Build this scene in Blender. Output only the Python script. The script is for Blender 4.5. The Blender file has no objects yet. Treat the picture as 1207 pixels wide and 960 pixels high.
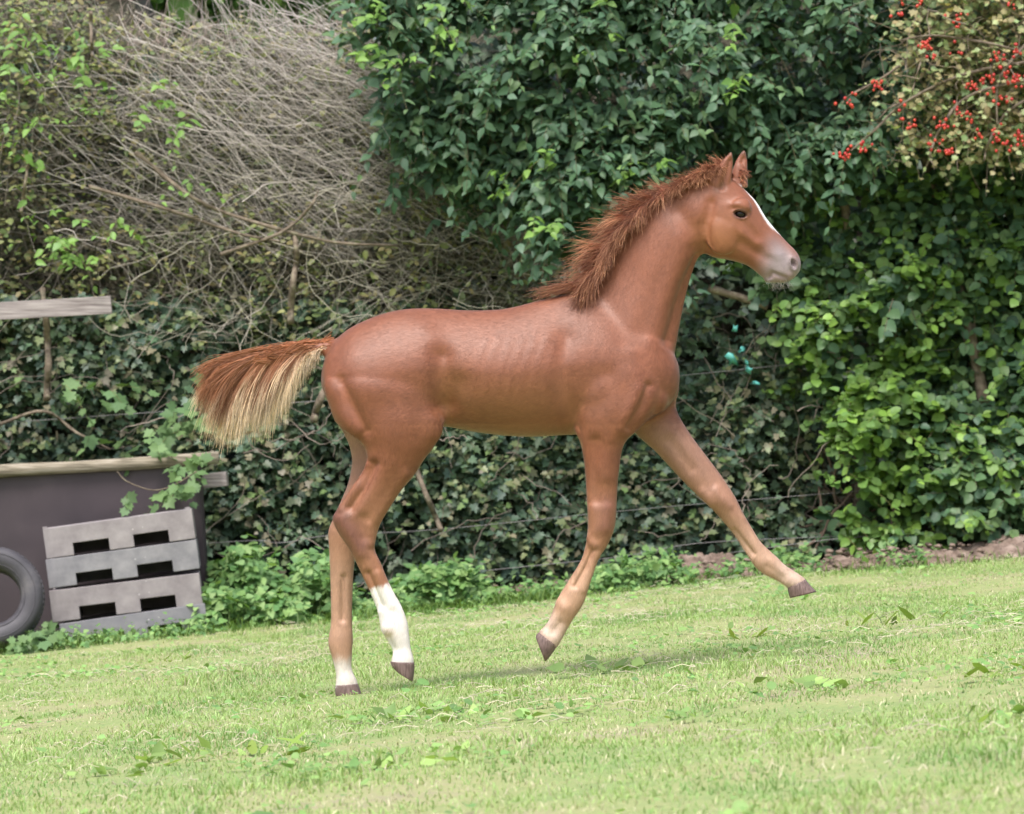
import bpy, bmesh, math, random
import numpy as np
from mathutils import Vector, Matrix

rng = np.random.default_rng(7)
random.seed(7)
R = math.radians
scene = bpy.context.scene

# ------------------------------------------------------------------ camera
FPX, D0, CZ, CX, HR = 4345.0, 11.0, 0.67, 603.5, 558.0     # lens in photo pixels, foal distance, eye height, centre column, horizon row
cam_d = bpy.data.cameras.new('camera')
cam = bpy.data.objects.new('camera', cam_d)
scene.collection.objects.link(cam)
cam.location = (0, -D0, CZ)
cam.rotation_euler = (R(90), 0, 0)
cam_d.sensor_width = 36.0
cam_d.lens = FPX / 1207 * 36
cam_d.shift_y = (HR - 480) / 1207
cam_d.clip_start = 0.1
cam_d.clip_end = 2000
cam_d.dof.use_dof = True
cam_d.dof.focus_distance = 10.95
cam_d.dof.aperture_fstop = 9.0
scene.camera = cam

# ------------------------------------------------------------------ sky, sun, exposure
SUN_EL, SUN_AZ = R(62), R(200)          # azimuth clockwise from +Y: behind the photographer, slightly to the left
world = bpy.data.worlds.new('World')
scene.world = world
world.use_nodes = True
wt = world.node_tree
bg = wt.nodes['Background']
sky = wt.nodes.new('ShaderNodeTexSky')
sky.sky_type = 'NISHITA'
sky.sun_disc = False
sky.sun_elevation = SUN_EL
sky.sun_rotation = SUN_AZ
sky.air_density = 1.0
sky.dust_density = 4.0
sky.ozone_density = 1.0
hsv = wt.nodes.new('ShaderNodeHueSaturation')
hsv.inputs['Saturation'].default_value = 0.78          # thin white cloud
wt.links.new(sky.outputs[0], hsv.inputs['Color'])
wt.links.new(hsv.outputs[0], bg.inputs[0])
bg.inputs[1].default_value = 0.115
sun_d = bpy.data.lights.new('sun', 'SUN')
sun_d.energy = 1.5
sun_d.angle = R(18)
sun_d.color = (1.0, 0.98, 0.965)
sun = bpy.data.objects.new('sun', sun_d)
scene.collection.objects.link(sun)
dirv = Vector((math.sin(SUN_AZ) * math.cos(SUN_EL), math.cos(SUN_AZ) * math.cos(SUN_EL), math.sin(SUN_EL)))
sun.rotation_euler = dirv.to_track_quat('Z', 'Y').to_euler()
sun.location = dirv * 30
vs = scene.view_settings
vs.view_transform = 'Standard'
vs.look = 'None'
vs.gamma = 1.0
vs.use_curve_mapping = False
vs.exposure = 1.27

# ------------------------------------------------------------------ helpers
def P(px, py, Y):
    """photo pixel -> world point at depth plane Y (foal mid-plane is Y = 0)"""
    d = (D0 + Y) / FPX
    return np.stack(np.broadcast_arrays((np.asarray(px, float) - CX) * d, np.asarray(Y, float), CZ + (HR - np.asarray(py, float)) * d), -1)

def px_of(co):
    d = FPX / (D0 + co[:, 1])
    return CX + co[:, 0] * d, HR - (co[:, 2] - CZ) * d

def gz(x, y):
    """height of the paddock: a slope that rises to the right"""
    x = np.asarray(x, float); y = np.asarray(y, float)
    s = 0.091 * (np.clip(x, -14, 14) + 0.495)
    return s + 0.012 * np.sin(x * 2.1 + y * 1.3) * np.sin(y * 1.7 - 0.6) + 0.006 * np.sin(x * 5.3 + 1.0) * np.sin(y * 4.1)

def tag(o, label=None, cat=None, group=None, kind=None):
    if label: o['label'] = label
    if cat: o['category'] = cat
    if group: o['group'] = group
    if kind: o['kind'] = kind
    return o

def link(name, mesh, mat=None, parent=None, loc=None):
    o = bpy.data.objects.new(name, mesh)
    scene.collection.objects.link(o)
    if mat is not None and mesh is not None and not mesh.materials:
        mesh.materials.append(mat)
    if parent is not None: o.parent = parent
    if loc is not None: o.location = loc
    return o

def empty(name, loc=(0, 0, 0)):
    o = bpy.data.objects.new(name, None)
    o.empty_display_size = 0.1
    o.location = loc
    scene.collection.objects.link(o)
    return o

def mesh_np(name, verts, faces, col=None, smooth=True):
    """faces: list of int arrays (M,k)"""
    me = bpy.data.meshes.new(name)
    verts = np.asarray(verts, np.float32)
    me.vertices.add(len(verts)); me.vertices.foreach_set('co', verts.ravel())
    faces = [np.asarray(f, np.int32) for f in faces if len(f)]
    loops = np.concatenate([f.ravel() for f in faces])
    tot = np.concatenate([np.full(len(f), f.shape[1], np.int32) for f in faces])
    start = np.concatenate([[0], np.cumsum(tot)[:-1]]).astype(np.int32)
    me.loops.add(len(loops)); me.loops.foreach_set('vertex_index', loops)
    me.polygons.add(len(tot)); me.polygons.foreach_set('loop_start', start); me.polygons.foreach_set('loop_total', tot)
    if smooth: me.polygons.foreach_set('use_smooth', np.ones(len(tot), bool))
    me.update(calc_edges=True)
    if col is not None: set_col(me, col)
    return me

def set_col(me, col):
    a = me.color_attributes.new('tint', 'FLOAT_COLOR', 'POINT')
    c = np.ones((len(me.vertices), 4), np.float32); c[:, :3] = col
    a.data.foreach_set('color', c.ravel())

def hash2(ix, iy, seed):
    h = (ix.astype(np.int64) * 374761393 + iy.astype(np.int64) * 668265263 + seed * 69069) & 0x7fffffff
    h = ((h ^ (h >> 13)) * 1274126177) & 0x7fffffff
    return ((h ^ (h >> 16)) & 0xffff) / 65535.0

def vnoise(x, y, seed=0):
    x = np.asarray(x, float); y = np.asarray(y, float)
    ix = np.floor(x); iy = np.floor(y); fx = x - ix; fy = y - iy
    fx = fx * fx * (3 - 2 * fx); fy = fy * fy * (3 - 2 * fy)
    a = hash2(ix, iy, seed); b = hash2(ix + 1, iy, seed); c = hash2(ix, iy + 1, seed); d = hash2(ix + 1, iy + 1, seed)
    return (a * (1 - fx) + b * fx) * (1 - fy) + (c * (1 - fx) + d * fx) * fy

def fbm(x, y, seed=0, o=3):
    s = 0; a = 0.5; t = 0
    for k in range(o):
        s = s + a * vnoise(x * 2 ** k, y * 2 ** k, seed + k * 17); t += a; a *= 0.55
    return s / t

def smooth01(a, b, x):
    t = np.clip((x - a) / (b - a), 0, 1); return t * t * (3 - 2 * t)

def catmull(a, sub):
    a = np.asarray(a, float); n = len(a)
    ext = np.vstack([2 * a[0] - a[1], a, 2 * a[-1] - a[-2]])
    out = []
    for i in range(n - 1):
        p0, p1, p2, p3 = ext[i:i + 4]
        for k in range(sub):
            t = k / sub
            out.append(0.5 * ((2 * p1) + (-p0 + p2) * t + (2 * p0 - 5 * p1 + 4 * p2 - p3) * t * t + (-p0 + 3 * p1 - 3 * p2 + p3) * t ** 3))
    out.append(a[-1])
    return np.array(out)

def norm(v):
    return v / np.maximum(np.linalg.norm(v, axis=-1, keepdims=True), 1e-9)

def tubes(paths, radii, sides=3, cols=None):
    """paths (N,K,3), radii (N,K): open tapering tubes -> verts, quads, colours"""
    N, K, _ = paths.shape
    t = np.gradient(paths, axis=1); t = norm(t)
    ref = np.where(np.abs(t[..., 1:2]) > 0.9, np.array([1.0, 0, 0]), np.array([0, 1.0, 0]))
    u = norm(np.cross(t, ref)); w = np.cross(t, u)
    ang = np.arange(sides) / sides * 2 * np.pi
    v = paths[:, :, None] + radii[:, :, None, None] * (u[:, :, None] * np.cos(ang)[:, None] + w[:, :, None] * np.sin(ang)[:, None])
    idx = np.arange(N * K * sides).reshape(N, K, sides)
    nx = np.roll(idx, -1, axis=2)
    q = np.stack([idx[:, :-1], nx[:, :-1], nx[:, 1:], idx[:, 1:]], -1).reshape(-1, 4)
    c = None
    if cols is not None: c = np.repeat(cols[:, :, None], sides, axis=2).reshape(-1, 3)
    return v.reshape(-1, 3), q, c

def tube_mesh(name, pts, rad, sides=8, bump=0.0, seed=0):
    """one closed tube along a polyline"""
    pts = np.asarray(pts, float); rad = np.broadcast_to(np.asarray(rad, float), (len(pts),)).copy()
    v, q, _ = tubes(pts[None], rad[None], sides)
    if bump:
        r_ = np.random.default_rng(seed)
        c = np.repeat(pts, sides, axis=0)
        v = c + (v - c) * (1 + bump * r_.normal(size=(len(v), 1)))
    n = len(v)
    v = np.vstack([v, pts[:1], pts[-1:]])
    k = np.arange(sides); k2 = (k + 1) % sides
    t0 = np.stack([np.full(sides, n), k2, k], -1)
    b = (len(pts) - 1) * sides
    t1 = np.stack([np.full(sides, n + 1), b + k, b + k2], -1)
    return mesh_np(name, v, [q, np.vstack([t0, t1])])

# ------------------------------------------------------------------ materials
def mat_new(name):
    m = bpy.data.materials.new(name); m.use_nodes = True
    return m, m.node_tree, m.node_tree.nodes, m.node_tree.links, m.node_tree.nodes['Principled BSDF']

def mat_tint(name, rough=0.5, spec=0.5, transl=0.0, noise=None, bump=None, sheen=0.0, vein=False):
    """colour comes from the mesh attribute 'tint', with optional noise variation, bump and leaf translucency"""
    m, t, N, L, b = mat_new(name)
    a = N.new('ShaderNodeAttribute'); a.attribute_name = 'tint'
    col = a.outputs['Color']
    if noise:
        tc = N.new('ShaderNodeTexCoord'); n = N.new('ShaderNodeTexNoise')
        n.inputs['Scale'].default_value = noise[0]; n.inputs['Detail'].default_value = 6
        L.new(tc.outputs['Object'], n.inputs['Vector'])
        r = N.new('ShaderNodeMapRange'); r.inputs['From Min'].default_value = 0.3; r.inputs['From Max'].default_value = 0.7
        r.inputs['To Min'].default_value = 1 - noise[1]; r.inputs['To Max'].default_value = 1 + noise[1]
        L.new(n.outputs['Fac'], r.inputs['Value'])
        mx = N.new('ShaderNodeVectorMath'); mx.operation = 'SCALE'
        L.new(col, mx.inputs[0]); L.new(r.outputs[0], mx.inputs['Scale'])
        col = mx.outputs[0]
    L.new(col, b.inputs['Base Color'])
    b.inputs['Roughness'].default_value = rough
    b.inputs['Specular IOR Level'].default_value = spec
    if sheen:
        b.inputs['Sheen Weight'].default_value = sheen; b.inputs['Sheen Roughness'].default_value = 0.4
    if bump:
        tc2 = N.new('ShaderNodeTexCoord'); n2 = N.new('ShaderNodeTexNoise'); n2.inputs['Scale'].default_value = bump[0]; n2.inputs['Detail'].default_value = 4
        mp = N.new('ShaderNodeMapping'); mp.inputs['Scale'].default_value = bump[2]
        L.new(tc2.outputs['Object'], mp.inputs[0]); L.new(mp.outputs[0], n2.inputs['Vector'])
        bp = N.new('ShaderNodeBump'); bp.inputs['Strength'].default_value = bump[1]; bp.inputs['Distance'].default_value = 0.004
        L.new(n2.outputs['Fac'], bp.inputs['Height']); L.new(bp.outputs[0], b.inputs['Normal'])
    if transl:
        tr = N.new('ShaderNodeBsdfTranslucent'); ms = N.new('ShaderNodeMixShader'); ms.inputs[0].default_value = transl
        g = N.new('ShaderNodeVectorMath'); g.operation = 'MULTIPLY'; g.inputs[1].default_value = (1.2, 1.25, 0.6)
        L.new(col, g.inputs[0]); L.new(g.outputs[0], tr.inputs['Color'])
        L.new(b.outputs[0], ms.inputs[1]); L.new(tr.outputs[0], ms.inputs[2])
        L.new(ms.outputs[0], N['Material Output'].inputs['Surface'])
    return m

def mat_ramp(name, stops, scale=(8, 8, 8), nscale=1.0, detail=8, rough=0.8, spec=0.3, bump=0.4, bdist=0.005, coords='Object', distort=0.0):
    """noise driven colour ramp with matching bump"""
    m, t, N, L, b = mat_new(name)
    tc = N.new('ShaderNodeTexCoord'); mp = N.new('ShaderNodeMapping'); mp.inputs['Scale'].default_value = scale
    n = N.new('ShaderNodeTexNoise'); n.inputs['Scale'].default_value = nscale; n.inputs['Detail'].default_value = detail; n.inputs['Distortion'].default_value = distort
    L.new(tc.outputs[coords], mp.inputs[0]); L.new(mp.outputs[0], n.inputs['Vector'])
    r = N.new('ShaderNodeValToRGB')
    while len(r.color_ramp.elements) < len(stops): r.color_ramp.elements.new(0.5)
    for e, (p, c) in zip(r.color_ramp.elements, stops):
        e.position = p; e.color = (*c, 1)
    L.new(n.outputs['Fac'], r.inputs[0]); L.new(r.outputs[0], b.inputs['Base Color'])
    b.inputs['Roughness'].default_value = rough; b.inputs['Specular IOR Level'].default_value = spec
    bp = N.new('ShaderNodeBump'); bp.inputs['Strength'].default_value = bump; bp.inputs['Distance'].default_value = bdist
    L.new(n.outputs['Fac'], bp.inputs['Height']); L.new(bp.outputs[0], b.inputs['Normal'])
    return m
# ------------------------------------------------------------------ ground, soil, grass
def axis(lo, hi, f0, f1, step, far):
    a = list(np.arange(f0, f1 + 1e-6, step))
    x = f0
    while x > lo: x -= far * max(1, abs(x - f0) * .5); a.insert(0, max(x, lo))
    x = f1
    while x < hi: x += far * max(1, abs(x - f1) * .5); a.append(min(x, hi))
    return np.array(a)
gx = axis(-160, 160, -4, 4, 0.1, 0.8); gy = axis(-30, 240, -6, 9, 0.1, 0.8)
X, Y_ = np.meshgrid(gx, gy)
Z = gz(X, Y_)
v = np.stack([X, Y_, Z], -1).reshape(-1, 3)
idx = np.arange(X.size).reshape(X.shape)
q = np.stack([idx[:-1, :-1], idx[:-1, 1:], idx[1:, 1:], idx[1:, :-1]], -1).reshape(-1, 4)
m, t_, N_, L_, b_ = mat_new('paddock')
tc = N_.new('ShaderNodeTexCoord')
n1 = N_.new('ShaderNodeTexNoise'); n1.inputs['Scale'].default_value = 1.6; n1.inputs['Detail'].default_value = 8
n2 = N_.new('ShaderNodeTexNoise'); n2.inputs['Scale'].default_value = 40; n2.inputs['Detail'].default_value = 6
L_.new(tc.outputs['Object'], n1.inputs['Vector']); L_.new(tc.outputs['Object'], n2.inputs['Vector'])
ad = N_.new('ShaderNodeMath'); ad.operation = 'MULTIPLY_ADD'; ad.inputs[1].default_value = 0.55
L_.new(n2.outputs['Fac'], ad.inputs[0]); L_.new(n1.outputs['Fac'], ad.inputs[2])
r = N_.new('ShaderNodeValToRGB')
while len(r.color_ramp.elements) < 4: r.color_ramp.elements.new(0.5)
for e, (p, c) in zip(r.color_ramp.elements, [(0.55, (0.18, 0.25, 0.08)), (0.75, (0.24, 0.28, 0.10)), (0.88, (0.29, 0.29, 0.13)), (1.0, (0.27, 0.24, 0.145))]):
    e.position = p; e.color = (*c, 1)
L_.new(ad.outputs[0], r.inputs[0]); L_.new(r.outputs[0], b_.inputs['Base Color']); b_.inputs['Roughness'].default_value = 0.9
bp = N_.new('ShaderNodeBump'); bp.inputs['Strength'].default_value = 0.6; bp.inputs['Distance'].default_value = 0.02
L_.new(n2.outputs['Fac'], bp.inputs['Height']); L_.new(bp.outputs[0], b_.inputs['Normal'])
tag(link('ground', mesh_np('ground', v, [q]), m), 'short grazed paddock ground sloping up to the right', 'ground', kind='structure')

# bare soil at the foot of the hedge
M_soil = mat_ramp('soil', [(0.3, (0.10, 0.07, 0.055)), (0.5, (0.20, 0.145, 0.115)), (0.72, (0.31, 0.24, 0.20))], scale=(1, 1, 1), nscale=14, rough=0.95, bump=0.8, bdist=0.02)
def mound(name, cx, cy, rx, ry, h, seed, label):
    nx, ny = 200, 90
    u, w = np.meshgrid(np.linspace(-1.15, 1.15, nx), np.linspace(-1.15, 1.15, ny))
    x = cx + u * rx; y = cy + w * ry
    e = np.clip(1 - (u * u + w * w), 0, 1)
    z = h * e ** 0.6 * (0.35 + 1.3 * fbm(x * 5, y * 5, seed, 4)) + 0.06 * (e > 0.02) * (fbm(x * 26, y * 26, seed + 5, 3) - .3) - 0.02 * (e < 0.03)
    v = np.stack([x, y, gz(x, y) + z - 0.004], -1).reshape(-1, 3)
    idx = np.arange(nx * ny).reshape(ny, nx)
    q = np.stack([idx[:-1, :-1], idx[:-1, 1:], idx[1:, 1:], idx[1:, :-1]], -1).reshape(-1, 4)
    return tag(link(name, mesh_np(name, v, [q]), M_soil), label, 'soil', kind='structure')
mound('soil_bank', 2.75, 7.2, 1.3, 0.5, 0.085, 3, 'bare brown soil bank at the foot of the leafy hedge on the right')
mound('soil_bank', 0.93, 7.25, 0.26, 0.22, 0.12, 8, 'small heap of bare soil below the hedge behind the extended foreleg')
mound('soil_bank', 0.0, 7.35, 0.5, 0.2, 0.05, 15, 'low strip of bare soil in the shade under the ivy')

mound('soil_bank', 1.45, 7.1, 0.55, 0.2, 0.045, 22, 'thin brown earth strip at the hedge foot right of the extended foreleg')

def clods(root_, x, y, seed, lift):
    r_ = np.random.default_rng(seed); VV, FF = [], []; off = 0
    bm = bmesh.new(); bmesh.ops.create_icosphere(bm, subdivisions=2, radius=1.0)
    bv = np.array([v_.co[:] for v_ in bm.verts]); bf = np.array([[v_.index for v_ in f.verts] for f in bm.faces]); bm.free()
    for a, b in zip(x, y):
        s = r_.uniform(.005, .019) * r_.uniform(.5, 1)
        w_ = bv * (1 + 0.22 * r_.normal(size=(len(bv), 1))) * np.array([1.3, 1, .7]) * s
        VV.append(w_ + np.array([a, b, float(gz(a, b)) + lift * r_.random() + s * .2])); FF.append(bf + off); off += len(bv)
    o = link('clods', mesh_np('clods', np.vstack(VV), [np.vstack(FF)], smooth=False), M_soil, root_); o['kind'] = 'stuff'
sb = bpy.data.objects['soil_bank']
clods(sb, 1.5 + 2.2 * rng.random(520), 6.7 + 0.6 * rng.random(520), 3, 0.10)
clods(bpy.data.objects['soil_bank.001'], 0.72 + 0.45 * rng.random(130), 7.0 + 0.3 * rng.random(130), 4, 0.09)

def ground_sample(n, y0, y1, marg=1.25):
    """points on the ground spread over the wedge the camera sees and a margin around it"""
    y = y0 + (y1 - y0) * rng.random(n)
    half = (D0 + y) * 603.5 / FPX * marg + 0.25
    keep = rng.random(n) < half / half.max()
    y = y[keep]; half = half[keep]
    x = (rng.random(len(y)) * 2 - 1) * half
    return x, y

def blades(name, x, y, h, wd, tint, lean, mat):
    n = len(x)
    a = rng.random(n) * 2 * np.pi
    ld = rng.random(n) * 2 * np.pi
    base = np.stack([x, y, gz(x, y) - 0.004], -1)
    wv = np.stack([np.cos(a), np.sin(a), 0 * a], -1) * (wd / 2)[:, None]
    lv = np.stack([np.cos(ld), np.sin(ld), 0 * a], -1) * (lean * h)[:, None]
    up = np.array([0, 0, 1.0]) * h[:, None]
    mid = base + lv * 0.35 + up * 0.6
    tip = base + lv + up * (1 - 0.25 * lean[:, None])
    v = np.stack([base - wv, base + wv, mid + wv * 0.8, mid - wv * 0.8, tip], 1).reshape(-1, 3)
    o = np.arange(n)[:, None] * 5
    q = o + np.array([[0, 1, 2, 3]]); t = o + np.array([[3, 2, 4]])
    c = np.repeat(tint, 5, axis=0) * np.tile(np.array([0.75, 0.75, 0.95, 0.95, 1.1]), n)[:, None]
    return mesh_np(name, v, [q, t], c)
M_grass = mat_tint('grass_blades', rough=0.55, spec=0.35, transl=0.3)
x, y = ground_sample(470000, -5.6, 7.6)
px, py = px_of(np.stack([x, y, gz(x, y)], -1))
pat = fbm(x * 1.4, y * 0.9, 41); fine_p = fbm(x * 7, y * 7, 55)
bare = smooth01(0.52, 0.66, pat * 0.6 + fine_p * 0.4 + 0.05 * (np.abs(y - 4.3) < 1.6))
bare = np.maximum(bare, 0.85 * np.exp(-(((x + 1.15) / .38) ** 2 + ((y - 3.0) / 1.0) ** 2)))         # worn patch left of the hind feet
bare = np.maximum(bare, 0.7 * np.exp(-(((x - 0.1) / .5) ** 2 + ((y - 5.6) / .8) ** 2)))
bare = np.maximum(bare, 0.7 * np.exp(-(((x + 0.1) / .35) ** 2 + ((y + 3.6) / .22) ** 2)))
keep = (rng.random(len(x)) > 0.8 * bare) & ~((x > 1.55 + 0.3 * fine_p) & (y > 6.7 - 0.12 * (x - 1.6) + 0.4 * (fine_p - .5)) & (rng.random(len(x)) < .93))
x, y, pat, fine_p, bare = x[keep], y[keep], pat[keep], fine_p[keep], bare[keep]
n = len(x)
h = (0.009 + 0.016 * rng.random(n) ** 1.6) * (0.6 + 0.9 * fine_p) * (1 - 0.4 * bare) * (1 + 0.9 * smooth01(.62, .75, fbm(x * 3.1 + 5, y * 2.2, 23)))
h = h * (1 - 0.65 * np.exp(-(((x + 0.49) / .10) ** 4 + ((y + 0.12) / .42) ** 4)))                       # trodden flat round the planted hind hoof
g1 = np.array([0.28, 0.43, 0.135]); g2 = np.array([0.42, 0.53, 0.225]); g3 = np.array([0.56, 0.52, 0.36]); g0 = np.array([0.17, 0.32, 0.10])
k = rng.random(n)[:, None]
tint = g1 * (1 - k) + g2 * k
k0 = smooth01(0.5, 0.3, fbm(x * 2.3 + 9, y * 1.5, 77))[:, None] * 0.6
tint = tint * (1 - k0) + g0 * k0
dry = (rng.random(n) < 0.10 + 0.65 * bare)[:, None]
tint = np.where(dry, g3 * (0.7 + 0.5 * rng.random(n))[:, None], tint) * (0.8 + 0.4 * rng.random(n))[:, None]
tag(link('grass', blades('grass', x, y, h, 0.0022 + 0.0022 * rng.random(n), tint, 0.2 + 0.9 * rng.random(n), M_grass), M_grass), 'short bright green grazed grass covering the paddock', 'grass', kind='stuff')
# longer tufts along the hedge foot
x = -3.6 + 7.2 * rng.random(26000); y = 6.05 + 1.3 * rng.random(26000) + 0.12 * (x > 0)
keep = rng.random(len(x)) < smooth01(0.35, 0.6, fbm(x * 3, y * 3, 91)) * np.where(x > 0.9, 0.25, 1.0)
x, y = x[keep], y[keep]; n = len(x)
h = (0.03 + 0.07 * rng.random(n) ** 2)
tint = (np.array([0.10, 0.21, 0.04]) * (1 - rng.random(n)[:, None] * .5) + np.array([0.10, 0.12, 0.03]) * rng.random(n)[:, None])
tag(link('tall_grass', blades('tall_grass', x, y, h, 0.004 + 0.003 * rng.random(n), tint, 0.3 + 0.8 * rng.random(n), M_grass), M_grass), 'taller darker grass tufts along the foot of the hedge', 'grass', kind='stuff')
# straw and dead stalks
def straw(n, fx, fy, name, label):
    x, y = fx, fy; n = len(x)
    ln = 0.015 + 0.07 * rng.random(n) ** 2; a = rng.normal(size=n) * 0.7
    p0 = np.stack([x - np.cos(a) * ln / 2, y - np.sin(a) * ln / 2], -1); p1 = np.stack([x + np.cos(a) * ln / 2, y + np.sin(a) * ln / 2], -1)
    K = 3
    pts = np.zeros((n, K, 3))
    for j in range(K):
        f = j / (K - 1); xy = p0 * (1 - f) + p1 * f
        pts[:, j, :2] = xy; pts[:, j, 2] = gz(xy[:, 0], xy[:, 1]) + 0.012 + 0.016 * rng.random(n) + 0.006 * math.sin(f * 3.14)
    col = (np.array([0.52, 0.47, 0.33]) * (0.6 + 0.6 * rng.random((n, 1))))[:, None].repeat(K, 1)
    v, q, c = tubes(pts, np.full((n, K), 0.0008) * (0.7 + rng.random((n, 1))), 3, col)
    return tag(link(name, mesh_np(name, v, [q], c), M_straw), label, 'straw', kind='stuff')
M_straw = mat_tint('straw', rough=0.7)
x, y = ground_sample(9000, -4.3, 7.2)
k = fbm(x * 1.2 + 3, y * .8, 61) + 0.25 * np.exp(-(((x + 1.2) / .6) ** 2 + ((y - 3.2) / 1.4) ** 2)) + 0.3 * np.exp(-(((x - .2) / .8) ** 2 + ((y - 5.4) / .9) ** 2)) + 0.22 * (y > 5.2) * (x > 0.6)
keep = rng.random(len(x)) < smooth01(0.45, 0.8, k)
straw(0, x[keep], y[keep], 'straw', 'scattered dry straw and dead stalks lying in the grass')

# ------------------------------------------------------------------ leaves and plants
def leaf_template(kind, seed):
    r_ = np.random.default_rng(seed)
    fold = r_.uniform(0.05, 0.4); curl = r_.uniform(0.05, 0.5); twist = r_.normal() * 0.12
    if kind in ('ovate', 'round', 'long', 'small'):
        t = {'ovate': [0, .16, .4, .72, 1], 'round': [0, .14, .42, .75, 1], 'long': [0, .1, .4, .75, 1], 'small': [0, .3, .7, 1]}[kind]
        w = {'ovate': [.012, .24, .31, .17, 0], 'round': [.015, .30, .41, .29, 0.02], 'long': [.02, .11, .15, .1, 0], 'small': [.02, .3, .3, 0]}[kind]
        w = np.array(w) * r_.uniform(0.85, 1.15)
        V = []; K = len(t)
        for j in range(K):
            z = -curl * t[j] ** 2 * 0.5; wav = 0.05 * math.sin(j * 2.1 + seed)
            V += [(-w[j] + twist * t[j], t[j], z + fold * w[j] + wav * w[j] * 3), (twist * t[j], t[j], z), (w[j] + twist * t[j], t[j], z + fold * w[j] - wav * w[j] * 3)]
        F = []
        for j in range(K - 1):
            a = j * 3
            F += [(a, a + 1, a + 4, a + 3), (a + 1, a + 2, a + 5, a + 4)]
        return np.array(V), [np.array(F)], []
    out = {'ivy': [(0.0, 0.0), (.24, -.10), (.46, .12), (.30, .34), (.40, .62), (.17, .62), (0, 1.0), (-.17, .62), (-.40, .62), (-.30, .34), (-.46, .12), (-.24, -.10)],
           'nettle': [(0, 0), (.22, .05), (.34, .22), (.28, .34), (.31, .42), (.2, .58), (.2, .66), (0, 1), (-.2, .66), (-.2, .58), (-.31, .42), (-.28, .34), (-.34, .22), (-.22, .05)],
           'lobed': [(0, 0), (.3, -.05), (.36, .18), (.62, .3), (.42, .42), (.5, .68), (.26, .64), (0, 1.0), (-.26, .64), (-.5, .68), (-.42, .42), (-.62, .3), (-.36, .18), (-.3, -.05)]}[kind]
    V = [(x, y, -curl * 0.35 * y * y + fold * abs(x) * 0.6) for x, y in out] + [(0, 0.35, -0.02 - curl * .04)]
    c = len(out)
    T = [(j, (j + 1) % c, c) for j in range(c)]
    return np.array(V), [np.array(T)[:, ::-1]], []

class Species:
    def __init__(self, kind, palette, mat, nvar=12, seed=0, transl=0.25):
        self.mat = mat; self.var = []
        r_ = np.random.default_rng(seed)
        for k in range(nvar):
            V, F, _ = leaf_template(kind, seed * 100 + k)
            a, b, w = palette[r_.integers(len(palette))], palette[r_.integers(len(palette))], r_.random()
            tint = (np.array(a) * w + np.array(b) * (1 - w)) * r_.uniform(0.8, 1.2)
            me = mesh_np('leaf', V, F, np.tile(tint, (len(V), 1)))
            me.materials.append(mat)
            self.var.append((V, F[0], tint, me))

def frames(d, n_):
    d = norm(d); x = norm(np.cross(d, n_)); n2 = np.cross(x, d)
    return np.stack([x, d, n2], -1)                  # columns: width, length, normal

FOAL_MASK = [(385, 365, 800, 515), (690, 215, 830, 420), (830, 190, 940, 335), (385, 500, 520, 820), (675, 500, 735, 700), (240, 400, 385, 520)]
def show_order(pos, size, fr):
    """which leaves the photo shows largest: front-most in a coarse depth grid, inside the frame and clear of the foal"""
    px, py = px_of(pos)
    ok = (px > 4) & (px < 1203) & (py > 4) & (py < 956)
    for x0, y0, x1, y1 in FOAL_MASK: ok &= ~((px > x0) & (px < x1) & (py > y0) & (py < y1))
    cell = (np.floor(px / 11) * 1000 + np.floor(py / 11)).astype(np.int64)
    u, inv = np.unique(cell, return_inverse=True)
    mn = np.full(len(u), 1e9); np.minimum.at(mn, inv, pos[:, 1])
    sc = size * (0.25 + np.abs(fr[:, 1, 2])) - 0.25 * (pos[:, 1] - mn[inv])
    sc[~ok] = -1e9
    o = np.argsort(-sc)
    return o[sc[o] > -1e8]

def plant(name, label, cat, base, sp, pos, d, nrm, size, parts=300, group=None, part_name='leaf', mass='foliage', masslabel=None):
    """a plant: Empty at its base; the leaves that show largest are parts of their own, the rest one foliage part"""
    root = empty(name, base); tag(root, label, cat, group)
    add_leaves(root, sp, pos, d, nrm, size, parts, part_name, mass)
    return root

def add_leaves(root, sp, pos, d, nrm, size, parts=300, part_name='leaf', mass='foliage'):
    base = np.array(root.location)
    fr = frames(d, nrm); n = len(pos)
    var = rng.integers(len(sp.var), size=n)
    order = show_order(pos, size, fr)[:parts]
    single = np.zeros(n, bool); single[order] = True
    for i in order:
        o = bpy.data.objects.new(part_name, sp.var[var[i]][3])
        scene.collection.objects.link(o); o.parent = root
        M = np.eye(4); M[:3, :3] = fr[i] * size[i]; M[:3, 3] = pos[i] - base
        o.matrix_basis = Matrix(M.tolist())
    VV, FF, CC = [], [], []; off = 0
    for k, (V, F, tint, me) in enumerate(sp.var):
        s = np.where((var == k) & ~single)[0]
        if not len(s): continue
        W = np.einsum('nij,vj->nvi', fr[s] * size[s, None, None], V) + (pos[s] - base)[:, None]
        VV.append(W.reshape(-1, 3)); FF.append((F[None] + (off + np.arange(len(s)) * len(V))[:, None, None]).reshape(-1, F.shape[1])); off += len(s) * len(V)
        CC.append(np.repeat(tint[None] * (0.78 + 0.44 * rng.random((len(s), 1))), len(V), axis=0))
    if VV:
        o = link(mass, mesh_np(mass, np.vstack(VV), FF, np.vstack(CC)), sp.mat, root)
        o['kind'] = 'stuff'

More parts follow.
